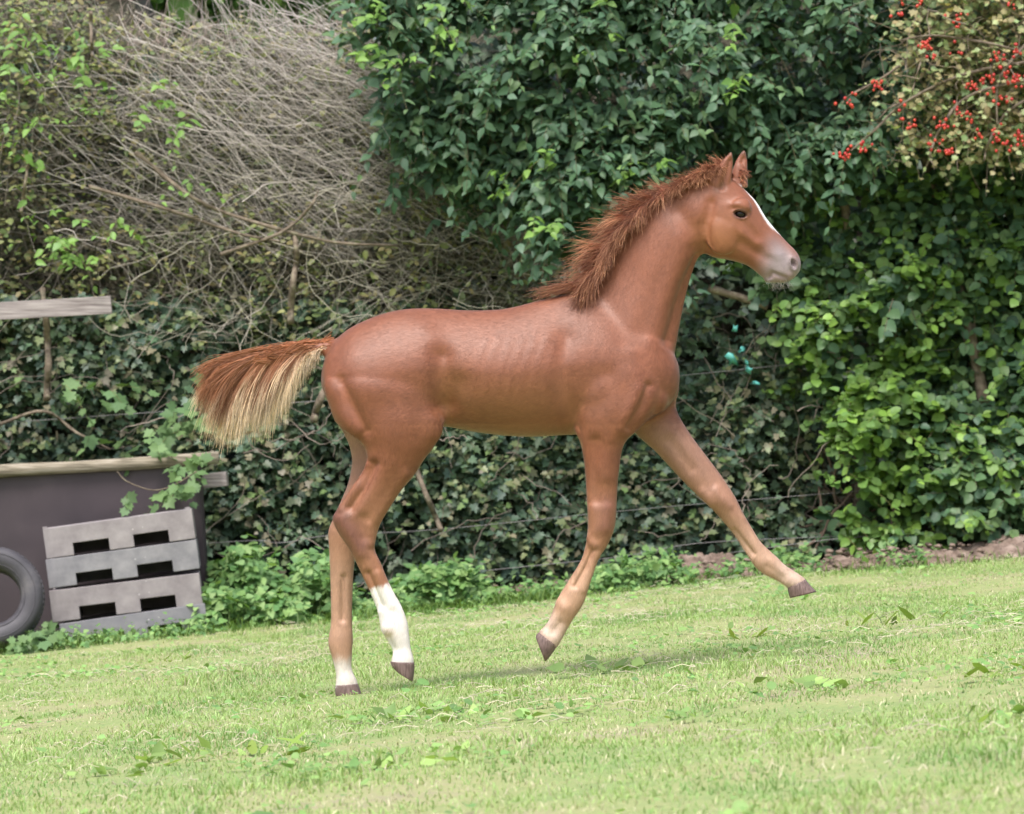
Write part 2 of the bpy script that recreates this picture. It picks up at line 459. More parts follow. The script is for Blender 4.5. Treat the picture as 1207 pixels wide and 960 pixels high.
def shoots(px, py, Y, ln, nl, size, droop=0.5, out=1.0, spread=0.6, tipdown=0.6, sz_var=0.25, pitch=0.55):
    """leafy shoots growing out of the hedge face; returns leaf arrays and stem paths"""
    p = P(px, py, Y); n = len(p)
    dr = norm(np.stack([rng.normal(size=n) * spread, -out + rng.normal(size=n) * .35, 0.25 + rng.normal(size=n) * spread], -1))
    L = ln * (0.6 + 0.8 * rng.random(n))
    K = 5
    t = np.linspace(0, 1, K)
    stem = p[:, None] + dr[:, None] * (L[:, None] * t)[..., None] + np.array([0, 0, -1.0]) * (droop * L[:, None] * t ** 2)[..., None]
    f = (np.arange(nl) + 0.6) / nl
    f = np.clip(f[None] + rng.normal(size=(n, nl)) * 0.05, 0.02, 1)
    q = p[:, None] + dr[:, None] * (L[:, None] * f)[..., None] + np.array([0, 0, -1.0]) * (droop * L[:, None] * f ** 2)[..., None]
    sidev = norm(np.cross(dr, np.array([0, 0, 1.0])))
    sgn = np.where(np.arange(nl) % 2 == 0, 1.0, -1.0)[None] * np.where(rng.random((n, 1)) < .5, 1, -1)
    ld = dr[:, None] * 0.55 + sidev[:, None] * (sgn * 0.9)[..., None] + rng.normal(size=(n, nl, 3)) * 0.35
    ld[..., 2] -= tipdown * (0.5 + 0.8 * rng.random((n, nl)))
    nn = np.array([0, -pitch, 1.0]) + rng.normal(size=(n, nl, 3)) * 0.38
    s = size * np.clip(np.exp(rng.normal(size=(n, nl)) * sz_var), .45, 1.4) * (1.05 - 0.35 * f)
    return q.reshape(-1, 3), ld.reshape(-1, 3), nn.reshape(-1, 3), s.ravel(), stem

def stems_obj(root, stem, r0, mat, name='twigs', taper=0.7, col=None):
    base = np.array(root.location)
    n, K, _ = stem.shape
    rad = np.broadcast_to(r0, (n,))[:, None] * (1 - taper * np.linspace(0, 1, K))[None]
    cols = None
    if col is not None: cols = np.repeat((np.array(col) * (0.6 + 0.8 * rng.random((n, 1))))[:, None], K, axis=1)
    v, q, c = tubes(stem - base, rad, 3, cols)
    o = link(name, mesh_np(name, v, [q], c), mat, root); o['kind'] = 'stuff'
    return o

def pick(n, x0, x1, y0, y1, dens):
    px = x0 + (x1 - x0) * rng.random(n); py = y0 + (y1 - y0) * rng.random(n)
    k = rng.random(n) < dens(px, py)
    return px[k], py[k]

M_dog = mat_tint('broad_leaf', rough=0.48, spec=0.36, transl=0.25)
M_ivy = mat_tint('ivy_leaf', rough=0.45, spec=0.4, transl=0.15)
M_small = mat_tint('small_leaf', rough=0.5, spec=0.4, transl=0.25)
M_weed = mat_tint('weed_leaf', rough=0.55, spec=0.35, transl=0.28)
M_twig = mat_tint('twig_bark', rough=0.85, spec=0.2)
M_bark = mat_ramp('bark', [(0.3, (0.09, 0.07, 0.05)), (0.55, (0.19, 0.15, 0.11)), (0.75, (0.27, 0.25, 0.17))], scale=(1, 1, 1), nscale=30, rough=0.9, bump=0.8, bdist=0.01)
sp_dog = Species('ovate', [(0.088, 0.165, 0.078), (0.068, 0.136, 0.07), (0.125, 0.205, 0.082), (0.078, 0.15, 0.09)], M_dog, 14, 1)
sp_dog_young = Species('ovate', [(0.17, 0.30, 0.06), (0.13, 0.25, 0.06)], M_dog, 8, 2)
sp_round = Species('round', [(0.068, 0.14, 0.066), (0.092, 0.17, 0.07), (0.06, 0.125, 0.07), (0.125, 0.205, 0.072)], M_dog, 14, 3)
sp_round_l = Species('round', [(0.13, 0.24, 0.045), (0.17, 0.29, 0.05), (0.10, 0.19, 0.05)], M_dog, 12, 4)
sp_ivy = Species('ivy', [(0.07, 0.125, 0.07), (0.085, 0.145, 0.08), (0.10, 0.165, 0.08), (0.06, 0.105, 0.075), (0.13, 0.15, 0.085)], M_ivy, 16, 5)
sp_ivy_l = Species('ivy', [(0.13, 0.20, 0.07), (0.11, 0.17, 0.07), (0.19, 0.22, 0.10), (0.19, 0.17, 0.11)], M_ivy, 8, 6)
sp_small = Species('small', [(0.10, 0.125, 0.065), (0.16, 0.17, 0.095), (0.20, 0.16, 0.115), (0.07, 0.10, 0.055), (0.24, 0.20, 0.15)], M_small, 14, 7)
sp_small_y = Species('small', [(0.26, 0.30, 0.10), (0.17, 0.23, 0.08), (0.31, 0.26, 0.12), (0.12, 0.18, 0.07)], M_small, 10, 8)
sp_haw = Species('lobed', [(0.26, 0.35, 0.14), (0.37, 0.42, 0.20), (0.19, 0.28, 0.11), (0.40, 0.32, 0.16)], M_small, 12, 9)
sp_nettle = Species('nettle', [(0.14, 0.27, 0.085), (0.19, 0.33, 0.10), (0.11, 0.23, 0.08), (0.22, 0.33, 0.12)], M_weed, 12, 10)
sp_dock = Species('long', [(0.20, 0.30, 0.06), (0.28, 0.38, 0.08), (0.12, 0.17, 0.06)], M_weed, 8, 11)
sp_dockb = Species('ovate', [(0.22, 0.35, 0.10), (0.30, 0.42, 0.13), (0.16, 0.25, 0.08)], M_weed, 8, 21)
sp_back = Species('ovate', [(0.10, 0.21, 0.05), (0.07, 0.16, 0.045), (0.14, 0.27, 0.06)], M_dog, 8, 12)
sp_lobed = Species('lobed', [(0.10, 0.18, 0.075), (0.14, 0.23, 0.085)], M_weed, 8, 13)

BX = lambda x, y: (x, y, float(gz(x, y)))

# solid dark lumpy core added inside the hedge to block light from behind
nx, ny = 130, 50
u, w = np.meshgrid(np.linspace(-4.6, 4.6, nx), np.linspace(0, 1, ny))
top = 3.12 + 0.2 * fbm(u * 1.2, u * 0 + 3, 5) + 0.6 * smooth01(-0.9, 0.2, u)
top = top + 0.6 * smooth01(-1.95, -2.2, u)
zz = gz(u, 8.6) - 0.1 + w * top
yy = 8.75 + 0.6 * (fbm(u * 2.2, zz * 2.2, 12, 4) - .5) + 0.5 * w ** 4
v = np.stack([u, yy, zz], -1).reshape(-1, 3)
v2 = v + np.array([0, 1.6, 0])
idx = np.arange(nx * ny).reshape(ny, nx)
q = np.stack([idx[:-1, :-1], idx[:-1, 1:], idx[1:, 1:], idx[1:, :-1]], -1).reshape(-1, 4)
capq = np.stack([idx[-1, :-1], idx[-1, 1:], idx[-1, 1:] + nx * ny, idx[-1, :-1] + nx * ny], -1)
M_core = mat_ramp('block_core', [(0.3, (0.03, 0.032, 0.02)), (0.6, (0.08, 0.072, 0.05)), (0.8, (0.12, 0.12, 0.07))], scale=(1, 1, 1), nscale=22, rough=1.0, bump=1.0, bdist=0.05)  # dark colour of the added light-blocking core
core_me = mesh_np('light_block_core', np.vstack([v, v2]), [q, q[:, ::-1] + nx * ny, capq])

# ---- dark ivy growing over the foot of the hedge
def hedge_Y(px, py, y0, amp, sc, seed): return y0 + amp * (fbm(px / sc, py / sc, seed, 3) - 0.5) * 2
def ivy_dens(px, py):
    d = np.where(py > 355, 1.0, 0.0) * np.where(px > 560, np.where(py > 395, 1, .0), 1)
    d = np.where((px > 960), 0.25, d)
    d = np.where((px > 855) & (px < 906) & (py > 370) & (py < 480), d * .35, d)
    d = np.where((px > 690) & (px < 850) & (py > 330) & (py < 440), .35, d)
    low = np.interp(px, [-300, 0, 300, 600, 1207, 1500], [775, 755, 720, 685, 648, 620])
    return d * (py < low) * (0.45 + 0.55 * smooth01(0.32, 0.55, fbm(px / 70, py / 70, 31)))
root = empty('ivy', BX(-0.2, 7.6)); tag(root, 'dark green ivy covering the lower hedge behind the foal', 'ivy')
link('light_block_core', core_me, M_core, root).location = -Vector(root.location)
px, py = pick(21000, -320, 1250, 340, 780, ivy_dens)
Y = hedge_Y(px, py, 7.55, 0.17, 95, 33) + 0.2 * rng.random(len(px)) ** 2
q_, d_, n_, s_, st = shoots(px, py, Y, 0.10, 3, 0.052, droop=0.3, out=0.9, spread=0.8, tipdown=0.9, pitch=1.1)
add_leaves(root, sp_ivy, q_, d_, n_, s_, 300)
k = rng.random(len(px)) < 0.16
q_, d_, n_, s_, st2 = shoots(px[k], py[k], Y[k] - 0.06, 0.10, 3, 0.044, droop=0.3, out=1.0, spread=0.8, tipdown=0.7, pitch=1.0)
add_leaves(root, sp_ivy_l, q_, d_, n_, s_, 100)
stems_obj(root, st[::3], 0.0028, M_twig, col=(0.15, 0.11, 0.08))
# deep layer so that nothing shines through from behind
px, py = pick(6000, -320, 1500, -40, 780, lambda a, b: np.ones(len(a)) * np.where((a < 430) & (b < 45), 0, 1))
q_, d_, n_, s_, st = shoots(px, py, 8.25 + 0.4 * rng.random(len(px)), 0.16, 3, 0.085, pitch=0.9)
add_leaves(root, sp_ivy, q_, d_, n_, s_, 0, mass='deep_foliage')
# long bare stems that wander through the ivy
def wander(n, x0, x1, y0, y1, Y0, Y1, L0, L1, ang, asd, K=12, bend=0.5, wob=0.02):
    px, py = pick(n, x0, x1, y0, y1, lambda a, b: np.ones(len(a)))
    p = P(px, py, Y0 + (Y1 - Y0) * rng.random(len(px)))
    a = R(ang) + rng.normal(size=len(px)) * R(asd); L = L0 + (L1 - L0) * rng.random(len(px))
    b = rng.normal(size=len(px)) * bend
    t = np.linspace(-.5, .5, K)
    th = a[:, None] + b[:, None] * (t * 2)
    st = L[:, None] / (K - 1)
    dx = np.cumsum(np.cos(th) * st, 1); dz = np.cumsum(np.sin(th) * st, 1)
    pts = np.stack([p[:, 0:1] + dx - dx.mean(1, keepdims=True), p[:, 1:2] + (rng.normal(size=(len(px), 1)) * .12) * t[None] * 2 + 0 * dx, p[:, 2:3] + dz - dz.mean(1, keepdims=True)], -1)
    return pts + np.cumsum(rng.normal(size=pts.shape), 1) * wob * 0.3
st = wander(170, -200, 1000, 380, 660, 7.2, 7.6, 0.15, 0.6, 30, 60, wob=0.035, bend=.8)
stems_obj(root, st, 0.002 + 0.0022 * rng.random(len(st)), M_twig, name='bare_stems', col=(0.23, 0.19, 0.155), taper=0.5)

# ---- bare twiggy hedge, upper left
def twig_dens(px, py):
    edge = np.interp(py, [0, 60, 150, 250, 330, 420], [450, 470, 530, 620, 660, 650])
    d = (px < edge + rng.normal(size=len(px)) * 18) * (py > np.interp(px, [-300, 0, 110, 140, 330, 430, 470], [-30, -10, 5, 32, 40, 15, 0]) + rng.normal(size=len(px)) * 7)
    return d * smooth01(430, 330, py + 0.0 * px)
troot = empty('bare_hedge', BX(-1.6, 8.0)); tag(troot, 'grey brown thicket of bare arching twigs in the upper left hedge', 'hedge')
px, py = pick(22000, -320, 680, -30, 430, twig_dens)
Y = hedge_Y(px, py, 7.72, 0.32, 110, 63) + 0.3 * rng.random(len(px))
q_, d_, n_, s_, st = shoots(px, py, Y, 0.12, 3, 0.030, droop=0.2, out=0.8, spread=1.0, tipdown=0.4, pitch=0.9, sz_var=0.35)
add_leaves(troot, sp_small, q_, d_, n_, s_, 0)
stems_obj(troot, st, 0.0017, M_twig, name='spurs', col=(0.27, 0.23, 0.19))
k = rng.random(len(px)) < 0.11 + 0.16 * smooth01(110, 20, py) + 0.10 * np.exp(-((px - 200) / 60) ** 2 - ((py - 140) / 40) ** 2)
q_, d_, n_, s_, st = shoots(px[k], py[k], Y[k] - 0.25, 0.14, 4, 0.040, droop=0.2, out=0.8, spread=0.9, tipdown=0.2, pitch=0.7)
add_leaves(troot, sp_small_y, q_, d_, n_, s_, 220)
W = [wander(380, 60, 560, 60, 300, 7.35, 7.8, 0.3, 1.2, -24, 22, bend=0.5, wob=.05), wander(480, 200, 660, 90, 410, 7.35, 7.8, 0.25, 1.0, 5, 35, bend=0.7, wob=.06), wander(330, 150, 600, 50, 390, 7.35, 7.75, 0.2, 0.8, 70, 40, bend=0.7, wob=.06),
     wander(260, -200, 250, 40, 380, 7.4, 7.9, 0.3, 0.9, 100, 45, bend=0.6), wander(150, 200, 520, 60, 260, 7.3, 7.6, 0.6, 1.3, -35, 14, bend=0.35), wander(160, 280, 470, 20, 150, 7.4, 7.8, 0.4, 0.9, -30, 25, bend=.3),
     wander(230, 100, 430, 25, 60, 7.6, 7.9, 0.12, 0.4, 88, 16, bend=0.2)]
for i, st in enumerate(W):
    stems_obj(troot, st, 0.0013 + 0.0018 * rng.random(len(st)) ** 2, M_twig, name='twigs', col=[(0.40, 0.36, 0.32), (0.40, 0.37, 0.29), (0.36, 0.325, 0.275), (0.29, 0.25, 0.21), (0.47, 0.425, 0.375), (0.47, 0.425, 0.39), (0.34, 0.27, 0.235)][i], taper=0.55)
# the few thick branches that can be told apart
for pts, r0, r1 in (([(160, 180), (230, 235), (300, 262), (390, 285), (470, 290)], 3.0, 1.5), ([(105, 220), (200, 248), (280, 275), (330, 285)], 2.6, 1.2), ([(260, 300), (330, 275), (365, 245), (375, 225)], 2.4, 1.4), ([(342, 380), (346, 330), (350, 300), (344, 262)], 4.5, 2.5),
                    ([(55, 470), (57, 430), (55, 385), (50, 340)], 4.5, 3.5), ([(370, 495), (378, 470), (392, 440), (400, 405)], 5, 3), ([(107, 15), (108, 50), (109, 66)], 2.5, 2.0), ([(25, 250), (30, 215), (34, 190)], 2.5, 1.6), ([(485, 540), (505, 590), (520, 625)], 4.0, 3.0), ([(0, 500), (52, 485), (90, 510), (130, 530)], 2.2, 1.4)):
    a = catmull(np.array(pts, float), 5)
    y = 7.25 + 0.05 * np.sin(np.arange(len(a)))
    link('branch', tube_mesh('branch', P(a[:, 0], a[:, 1], y) - np.array(troot.location), np.linspace(r0, r1, len(a)) * 18.2 / FPX, 7, 0.12, len(a)), M_bark, troot)
# leafy green bramble sprays caught in it
def sprays(root, sp, list_, nl, size, Y0, parts=200, ln=0.22, **kw):
    A = []
    for cx, cy, n, sd in list_:
        px = cx + rng.normal(size=n) * sd; py = cy + rng.normal(size=n) * sd
        A.append((px, py))
    px = np.concatenate([a[0] for a in A]); py = np.concatenate([a[1] for a in A])
    q_, d_, n_, s_, st = shoots(px, py, Y0 + 0.08 * rng.normal(size=len(px)), ln, nl, size, **kw)
    add_leaves(root, sp, q_, d_, n_, s_, parts)
    stems_obj(root, st, 0.002, M_twig, col=(0.14, 0.15, 0.06))
broot = empty('bramble', BX(-2.2, 7.35)); tag(broot, 'sprays of fresh green bramble leaves at the left edge of the hedge', 'bramble')
sprays(broot, sp_dog_young, [(75, 90, 8, 16), (25, 45, 9, 14), (50, 145, 5, 12), (33, 175, 4, 8), (130, 125, 4, 12), (160, 120, 3, 10), (210, 135, 5, 12), (90, 285, 6, 16), (75, 300, 6, 14), (10, 120, 4, 10), (60, 270, 4, 14), (140, 262, 3, 6), (215, 210, 3, 10), (100, 65, 5, 12)], 5, 0.055, 7.3, 200, spread=0.9, pitch=0.6)
sprays(broot, sp_lobed, [(95, 455, 3, 14), (130, 470, 3, 12), (160, 560, 4, 18), (205, 500, 5, 16), (225, 470, 4, 12)], 4, 0.075, 7.2, 60, spread=0.9, pitch=0.7)

# ---- broad leaved bush hanging over the hedge, centre and right
def dog_dens(px, py):
    e = np.interp(px, [395, 440, 470, 520, 570, 620, 680, 740, 800, 870, 950, 1050, 1500], [40, 120, 170, 215, 240, 270, 300, 330, 300, 250, 225, 200, 200])
    return (py < e + rng.normal(size=len(px)) * 14) * (px > 430 + 0.06 * py + rng.normal(size=len(px)) * 15) * (0.35 + 0.65 * smooth01(0.36, 0.52, fbm(px / 75, py / 60, 71))) * np.where((px > 960) & (py > 20) & (py < 190), .8, 1)
droot = empty('dogwood_bush', BX(0.6, 7.9)); tag(droot, 'large dark green broad leaved bush overhanging the hedge above the foal', 'bush')
px, py = pick(6200, 395, 1450, -60, 350, dog_dens)
Y = hedge_Y(px, py, 7.15, 0.5, 85, 73) + 0.2 * rng.random(len(px))
q_, d_, n_, s_, st = shoots(px, py, Y, 0.25, 9, 0.072, droop=0.55, out=1.0, spread=0.6, tipdown=0.85, pitch=0.7, sz_var=.34)
add_leaves(droot, sp_dog, q_, d_, n_, s_, 300)
stems_obj(droot, st, 0.003, M_twig, col=(0.13, 0.11, 0.06))
sprays(droot, sp_dog_young, [(650, 195, 3, 8), (860, 20, 3, 8), (870, 90, 3, 10), (755, 195, 3, 8), (600, 215, 2, 8), (720, 20, 5, 30), (520, 30, 6, 20), (440, 25, 6, 12), (460, 60, 4, 12), (640, 265, 3, 8)], 6, 0.062, 6.85, 140, spread=0.6, pitch=0.6, droop=.4, tipdown=.6)
for pts, r0, r1 in (([(960, 20), (985, 120), (990, 200), (1000, 270)], 7, 5), ([(890, 222), (915, 232), (940, 243)], 5.5, 4.5), ([(835, 340), (870, 350), (905, 362)], 5, 4), ([(642, 190), (655, 170), (665, 148)], 2.2, 1.5), ([(700, 420), (790, 330), (850, 250), (900, 120)], 6, 4), ([(1180, 600), (1150, 420), (1120, 300), (1080, 150)], 8, 5)):
    a = catmull(np.array(pts, float), 5)
    link('branch', tube_mesh('branch', P(a[:, 0], a[:, 1], 7.3 + 0 * a[:, 0]) - np.array(droot.location), np.linspace(r0, r1, len(a)) * 18.3 / FPX, 8, 0.1, len(a)), M_bark, droot)

# ---- rounded glossy hedge on the right
def rnd_dens(px, py):
    left = np.interp(py, [170, 230, 330, 430, 520, 600, 660], [860, 850, 900, 960, 985, 1005, 1010])
    low = np.interp(px, [960, 1000, 1060, 1110, 1207, 1500], [655, 650, 655, 625, 615, 600])
    g = 0.4 + 0.6 * smooth01(0.34, 0.50, fbm(px / 60, py / 60, 81))
    return (px > left + rng.normal(size=len(px)) * 20) * (py > 175) * (py < low + rng.normal(size=len(px)) * 6) * g
rroot = empty('round_leaved_hedge', BX(2.2, 7.9)); tag(rroot, 'dense hedge of rounded glossy leaves at the right edge', 'hedge')
px, py = pick(5600, 820, 1500, 175, 670, rnd_dens)
Y = hedge_Y(px, py, 7.3, 0.38, 70, 83) + 0.2 * rng.random(len(px))
lightk = rng.random(len(px)) < smooth01(300, 520, py) * 0.5 * smooth01(1130, 1060, px) + 0.12
k = ~lightk
q_, d_, n_, s_, st = shoots(px[k], py[k], Y[k], 0.20, 8, 0.064, droop=0.3, out=1.0, spread=0.7, tipdown=0.75, pitch=1.0, sz_var=.38)
add_leaves(rroot, sp_round, q_, d_, n_, s_, 260)
stems_obj(rroot, st, 0.003, M_twig, col=(0.14, 0.11, 0.07))
k = lightk
q_, d_, n_, s_, st = shoots(px[k], py[k], Y[k] - 0.10, 0.20, 8, 0.056, droop=0.3, out=1.0, spread=0.7, tipdown=0.5, pitch=0.9, sz_var=.38)
add_leaves(rroot, sp_round_l, q_, d_, n_, s_, 240)
stems_obj(rroot, st, 0.0025, M_twig, col=(0.17, 0.17, 0.06))
st = wander(120, 960, 1300, 480, 650, 7.4, 7.8, 0.2, 0.7, 80, 30)
stems_obj(rroot, st, 0.005 + 0.005 * rng.random(len(st)), M_twig, name='stems', col=(0.14, 0.10, 0.075), taper=0.4)
for x0, x1, yb, r0 in ((1010, 1022, 640, 7), (1170, 1160, 628, 7), (1120, 1128, 630, 5), (1200, 1195, 625, 6)):
    a = catmull(np.array([(x0, yb), (x0 + 2, yb - 60), (x1, yb - 150)], float), 5)
    link('stem', tube_mesh('stem', P(a[:, 0], a[:, 1], 7.55 + 0 * a[:, 0]) - np.array(rroot.location), np.linspace(r0, r0 * .6, len(a)) * 18.5 / FPX, 8, 0.1, x0), M_bark, rroot)

# ---- hawthorn with red berries, top right
hroot = empty('hawthorn', BX(2.6, 6.9)); tag(hroot, 'hawthorn branches with red berries and small yellowing leaves, top right', 'hawthorn')
def haw_dens(px, py):
    c = np.interp(px, [985, 1010, 1060, 1120, 1207, 1500], [190, 185, 182, 190, 190, 200])
    up = np.interp(px, [985, 1040, 1060, 1500], [150, 85, -60, -60])
    return (py < c + rng.normal(size=len(px)) * 8) * (py > up) * smooth01(1010, 1140, px) * (0.45 + 0.55 * smooth01(.35, .55, fbm(px / 50, py / 50, 95)))
px, py = pick(3100, 985, 1450, -60, 200, haw_dens)
Y = 6.65 + 0.35 * rng.random(len(px))
q_, d_, n_, s_, st = shoots(px, py, Y, 0.16, 5, 0.034, droop=0.5, out=0.6, spread=0.9, tipdown=0.5, pitch=0.9, sz_var=.3)
add_leaves(hroot, sp_haw, q_, d_, n_, s_, 260)
stems_obj(hroot, st, 0.002, M_twig, col=(0.26, 0.20, 0.15))
for pts, r0, r1 in (([(1330, 20), (1230, 60), (1160, 50), (1100, 42), (1060, 48)], 2.2, 1.0), ([(1320, 60), (1200, 75), (1130, 90), (1065, 122), (1030, 155), (1003, 178)], 2.4, 1.0), ([(1060, 78), (1035, 95), (1003, 112), (992, 122)], 1.6, 1.0), ([(1250, 100), (1190, 130), (1165, 170), (1160, 190)], 2.4, 1.2),
                    ([(1280, 80), (1150, 110), (1110, 150), (1095, 185)], 2.6, 1.2), ([(1230, 30), (1180, 90), (1175, 150)], 2.4, 1.2), ([(1090, 60), (1080, 90), (1075, 110)], 1.4, 0.8), ([(1065, 120), (1048, 128), (1036, 140)], 1.5, 0.8)):
    a = catmull(np.array(pts, float), 6)
    link('branch', tube_mesh('branch', P(a[:, 0], a[:, 1], 6.62 + 0.03 * np.sin(np.arange(len(a)))) - np.array(hroot.location), np.linspace(r0, r1, len(a)) * 17.6 / FPX, 7, 0.1, len(a)), M_bark, hroot)
st = wander(170, 1030, 1350, -20, 175, 6.6, 6.9, 0.15, 0.5, 200, 45, bend=.6)
stems_obj(hroot, st, 0.0028, M_twig, name='twigs', col=(0.30, 0.24, 0.19))
bm = bmesh.new(); bmesh.ops.create_icosphere(bm, subdivisions=1, radius=1.0)
for v_ in bm.verts: v_.co.z *= 1.1
berry_me = bpy.data.meshes.new('berry'); bm.to_mesh(berry_me); bm.free()
berry_me.polygons.foreach_set('use_smooth', np.ones(len(berry_me.polygons), bool))
m, t_, N_, L_, b_ = mat_new('berry'); b_.inputs['Roughness'].default_value = 0.3
oi = N_.new('ShaderNodeObjectInfo'); rp = N_.new('ShaderNodeValToRGB')
rp.color_ramp.elements[0].color = (0.38, 0.018, 0.02, 1); rp.color_ramp.elements[1].color = (0.55, 0.06, 0.03, 1)
L_.new(oi.outputs['Random'], rp.inputs[0]); L_.new(rp.outputs[0], b_.inputs['Base Color'])
berry_me.materials.append(m)
clusters = [(997, 124, 5), (1006, 116, 3), (1034, 98, 6), (1037, 103, 4), (992, 184, 7), (1000, 180, 4), (1015, 172, 5), (1022, 176, 3), (1059, 129, 4), (1087, 52, 6), (1095, 54, 4), (1060, 16, 4), (1064, 3, 3), (1083, 2, 3), (1100, 68, 3), (1131, 22, 5), (1133, 30, 3), (1131, 60, 3), (1079, 147, 4), (1075, 152, 3), (1104, 148, 5), (1112, 151, 5), (1097, 168, 4),
            (1113, 174, 6), (1122, 182, 3), (1128, 128, 4), (1135, 135, 4), (1150, 105, 5), (1160, 92, 6), (1168, 95, 5), (1178, 68, 6), (1185, 80, 5), (1187, 92, 5), (1152, 160, 4), (1148, 145, 3), (1176, 170, 5), (1173, 150, 4), (1190, 170, 5), (1198, 155, 5), (1195, 100, 6), (1203, 60, 5), (1197, 55, 4), (1203, 90, 5), (1200, 168, 4), (1186, 120, 4), (1140, 100, 4), (1172, 113, 4), (1192, 5, 4), (1250, 60, 6), (1260, 130, 6), (1240, 100, 6)]
for cx, cy, nb in clusters:
    for j in range(int(nb * 1.25 + .5)):
        p = P(cx + rng.normal() * 4.6, cy + rng.normal() * 4.2, 6.5 + 0.04 * rng.normal())
        o = bpy.data.objects.new('berry', berry_me); scene.collection.objects.link(o); o.parent = hroot
        o.location = Vector(p) - Vector(hroot.location); s = rng.uniform(0.007, 0.0098); o.scale = (s, s, s)

# ---- trees beyond the hedge, top left
for i, (cx, cy, rx, rz, Yt, lab) in enumerate(((190, -60, 130, 130, 13.0, 'bright green tree crown showing above the hedge, nearer the left corner'), (340, -40, 120, 100, 14.5, 'bright green tree crown showing above the hedge, nearer the broad leaved bush'))):
    b = P(cx, cy, Yt); base = (b[0], Yt, float(gz(b[0], Yt)))
    root = empty('tree', base); tag(root, lab, 'tree', 'trees beyond the hedge')
    n = 2600
    dv = norm(rng.normal(size=(n, 3))) * (rng.random((n, 1)) ** 0.4)
    pos = b + dv * np.array([rx, 130, rz]) * (D0 + Yt) / FPX
    add_leaves(root, sp_back, pos, rng.normal(size=(n, 3)) - np.array([0, 0, .6]), np.array([0, -.6, 1]) + rng.normal(size=(n, 3)) * .5, 0.16 * np.exp(rng.normal(size=n) * .25), 40, mass='crown')
    tz = np.linspace(0, b[2] - base[2], 6)
    link('trunk', tube_mesh('trunk', np.stack([0.04 * np.sin(tz * 2), 0 * tz, tz], -1), np.linspace(0.13, 0.06, 6), 9, 0.06, i), M_bark, root)

# ---- nettles and ground ivy at the hedge foot
def clump(name, label, cx, cy, wpx, hpx, Y0, n, size, sp, group, parts=260, **kw):
    b = P(cx, cy, Y0); base = (b[0], Y0, float(gz(b[0], Y0)))
    root = empty(name, base); tag(root, label, cat=name.split('_')[0], group=group)
    px = cx + wpx * (rng.random(n) * 2 - 1); e = np.sqrt(np.clip(1 - ((px - cx) / wpx) ** 2, 0, 1))
    Y = Y0 + (rng.random(n) - .5) * 0.5
    gx_ = (px - CX) * (D0 + Y) / FPX
    gpy = HR - (gz(gx_, Y) - CZ) * FPX / (D0 + Y)
    py = gpy - 2 - hpx * e * rng.random(n) ** 0.9 * (0.6 + 0.8 * fbm(px / 18, px * 0 + 2, 5))
    q_, d_, n_, s_, st = shoots(px, py, Y, 0.08, 4, size, droop=0.1, out=0.5, spread=0.9, tipdown=0.45, pitch=0.75, **kw)
    add_leaves(root, sp, q_, d_, n_, s_, parts)
    m = st.shape[0]
    foot = st[:, 0].copy(); foot[:, 2] = gz(foot[:, 0], foot[:, 1])
    stalk = np.stack([foot, (foot + st[:, 0]) / 2 + rng.normal(size=(m, 3)) * .01, st[:, 0]], 1)
    stems_obj(root, stalk, 0.002, M_twig, name='stalks', col=(0.12, 0.18, 0.06), taper=.3)
clump('nettle_clump', 'bright green nettles beside the pallets, lowest and widest clump', 285, 700, 72, 37, 6.65, 520, 0.055, sp_nettle, 'nettles at the hedge foot')
clump('nettle_clump', 'tall nettles against the hedge right of the dark panel', 290, 650, 48, 84, 7.0, 340, 0.062, sp_nettle, 'nettles at the hedge foot')
clump('nettle_clump', 'nettles behind the hind legs of the foal', 370, 690, 50, 62, 6.9, 320, 0.055, sp_nettle, 'nettles at the hedge foot')
clump('nettle_clump', 'nettles under the belly of the foal, right of its white sock', 515, 680, 58, 46, 7.05, 340, 0.06, sp_nettle, 'nettles at the hedge foot')
clump('nettle_clump', 'low green weeds between the forelegs of the foal', 755, 665, 55, 32, 7.1, 240, 0.045, sp_nettle, 'nettles at the hedge foot')
clump('nettle_clump', 'low green weeds below the raised front hoof', 915, 650, 50, 28, 7.15, 170, 0.045, sp_nettle, 'nettles at the hedge foot')
clump('weed_clump', 'low weedy fringe along the hedge foot behind the hind cannons', 440, 690, 110, 16, 6.95, 230, 0.042, sp_nettle, 'nettles at the hedge foot', 160)
clump('weed_clump', 'low weedy fringe along the hedge foot left of the near foreleg', 630, 680, 75, 13, 7.0, 130, 0.04, sp_nettle, 'nettles at the hedge foot', 120)
clump('weed_clump', 'low weedy fringe along the hedge foot around the small soil heap', 850, 660, 130, 12, 7.0, 170, 0.036, sp_nettle, 'nettles at the hedge foot', 120)
clump('weed_clump', 'low green weeds in front of the pallet stack', 160, 745, 90, 9, 6.2, 120, 0.03, sp_nettle, 'nettles at the hedge foot', 100)
clump('weed_clump', 'small pale green weeds in front of the soil at right', 1060, 655, 35, 16, 6.9, 60, 0.035, sp_nettle, 'nettles at the hedge foot')
clump('weed_clump', 'broad leaved weeds growing between the tyre and the pallets', 40, 755, 34, 14, 6.2, 46, 0.05, sp_lobed, 'nettles at the hedge foot', 120)

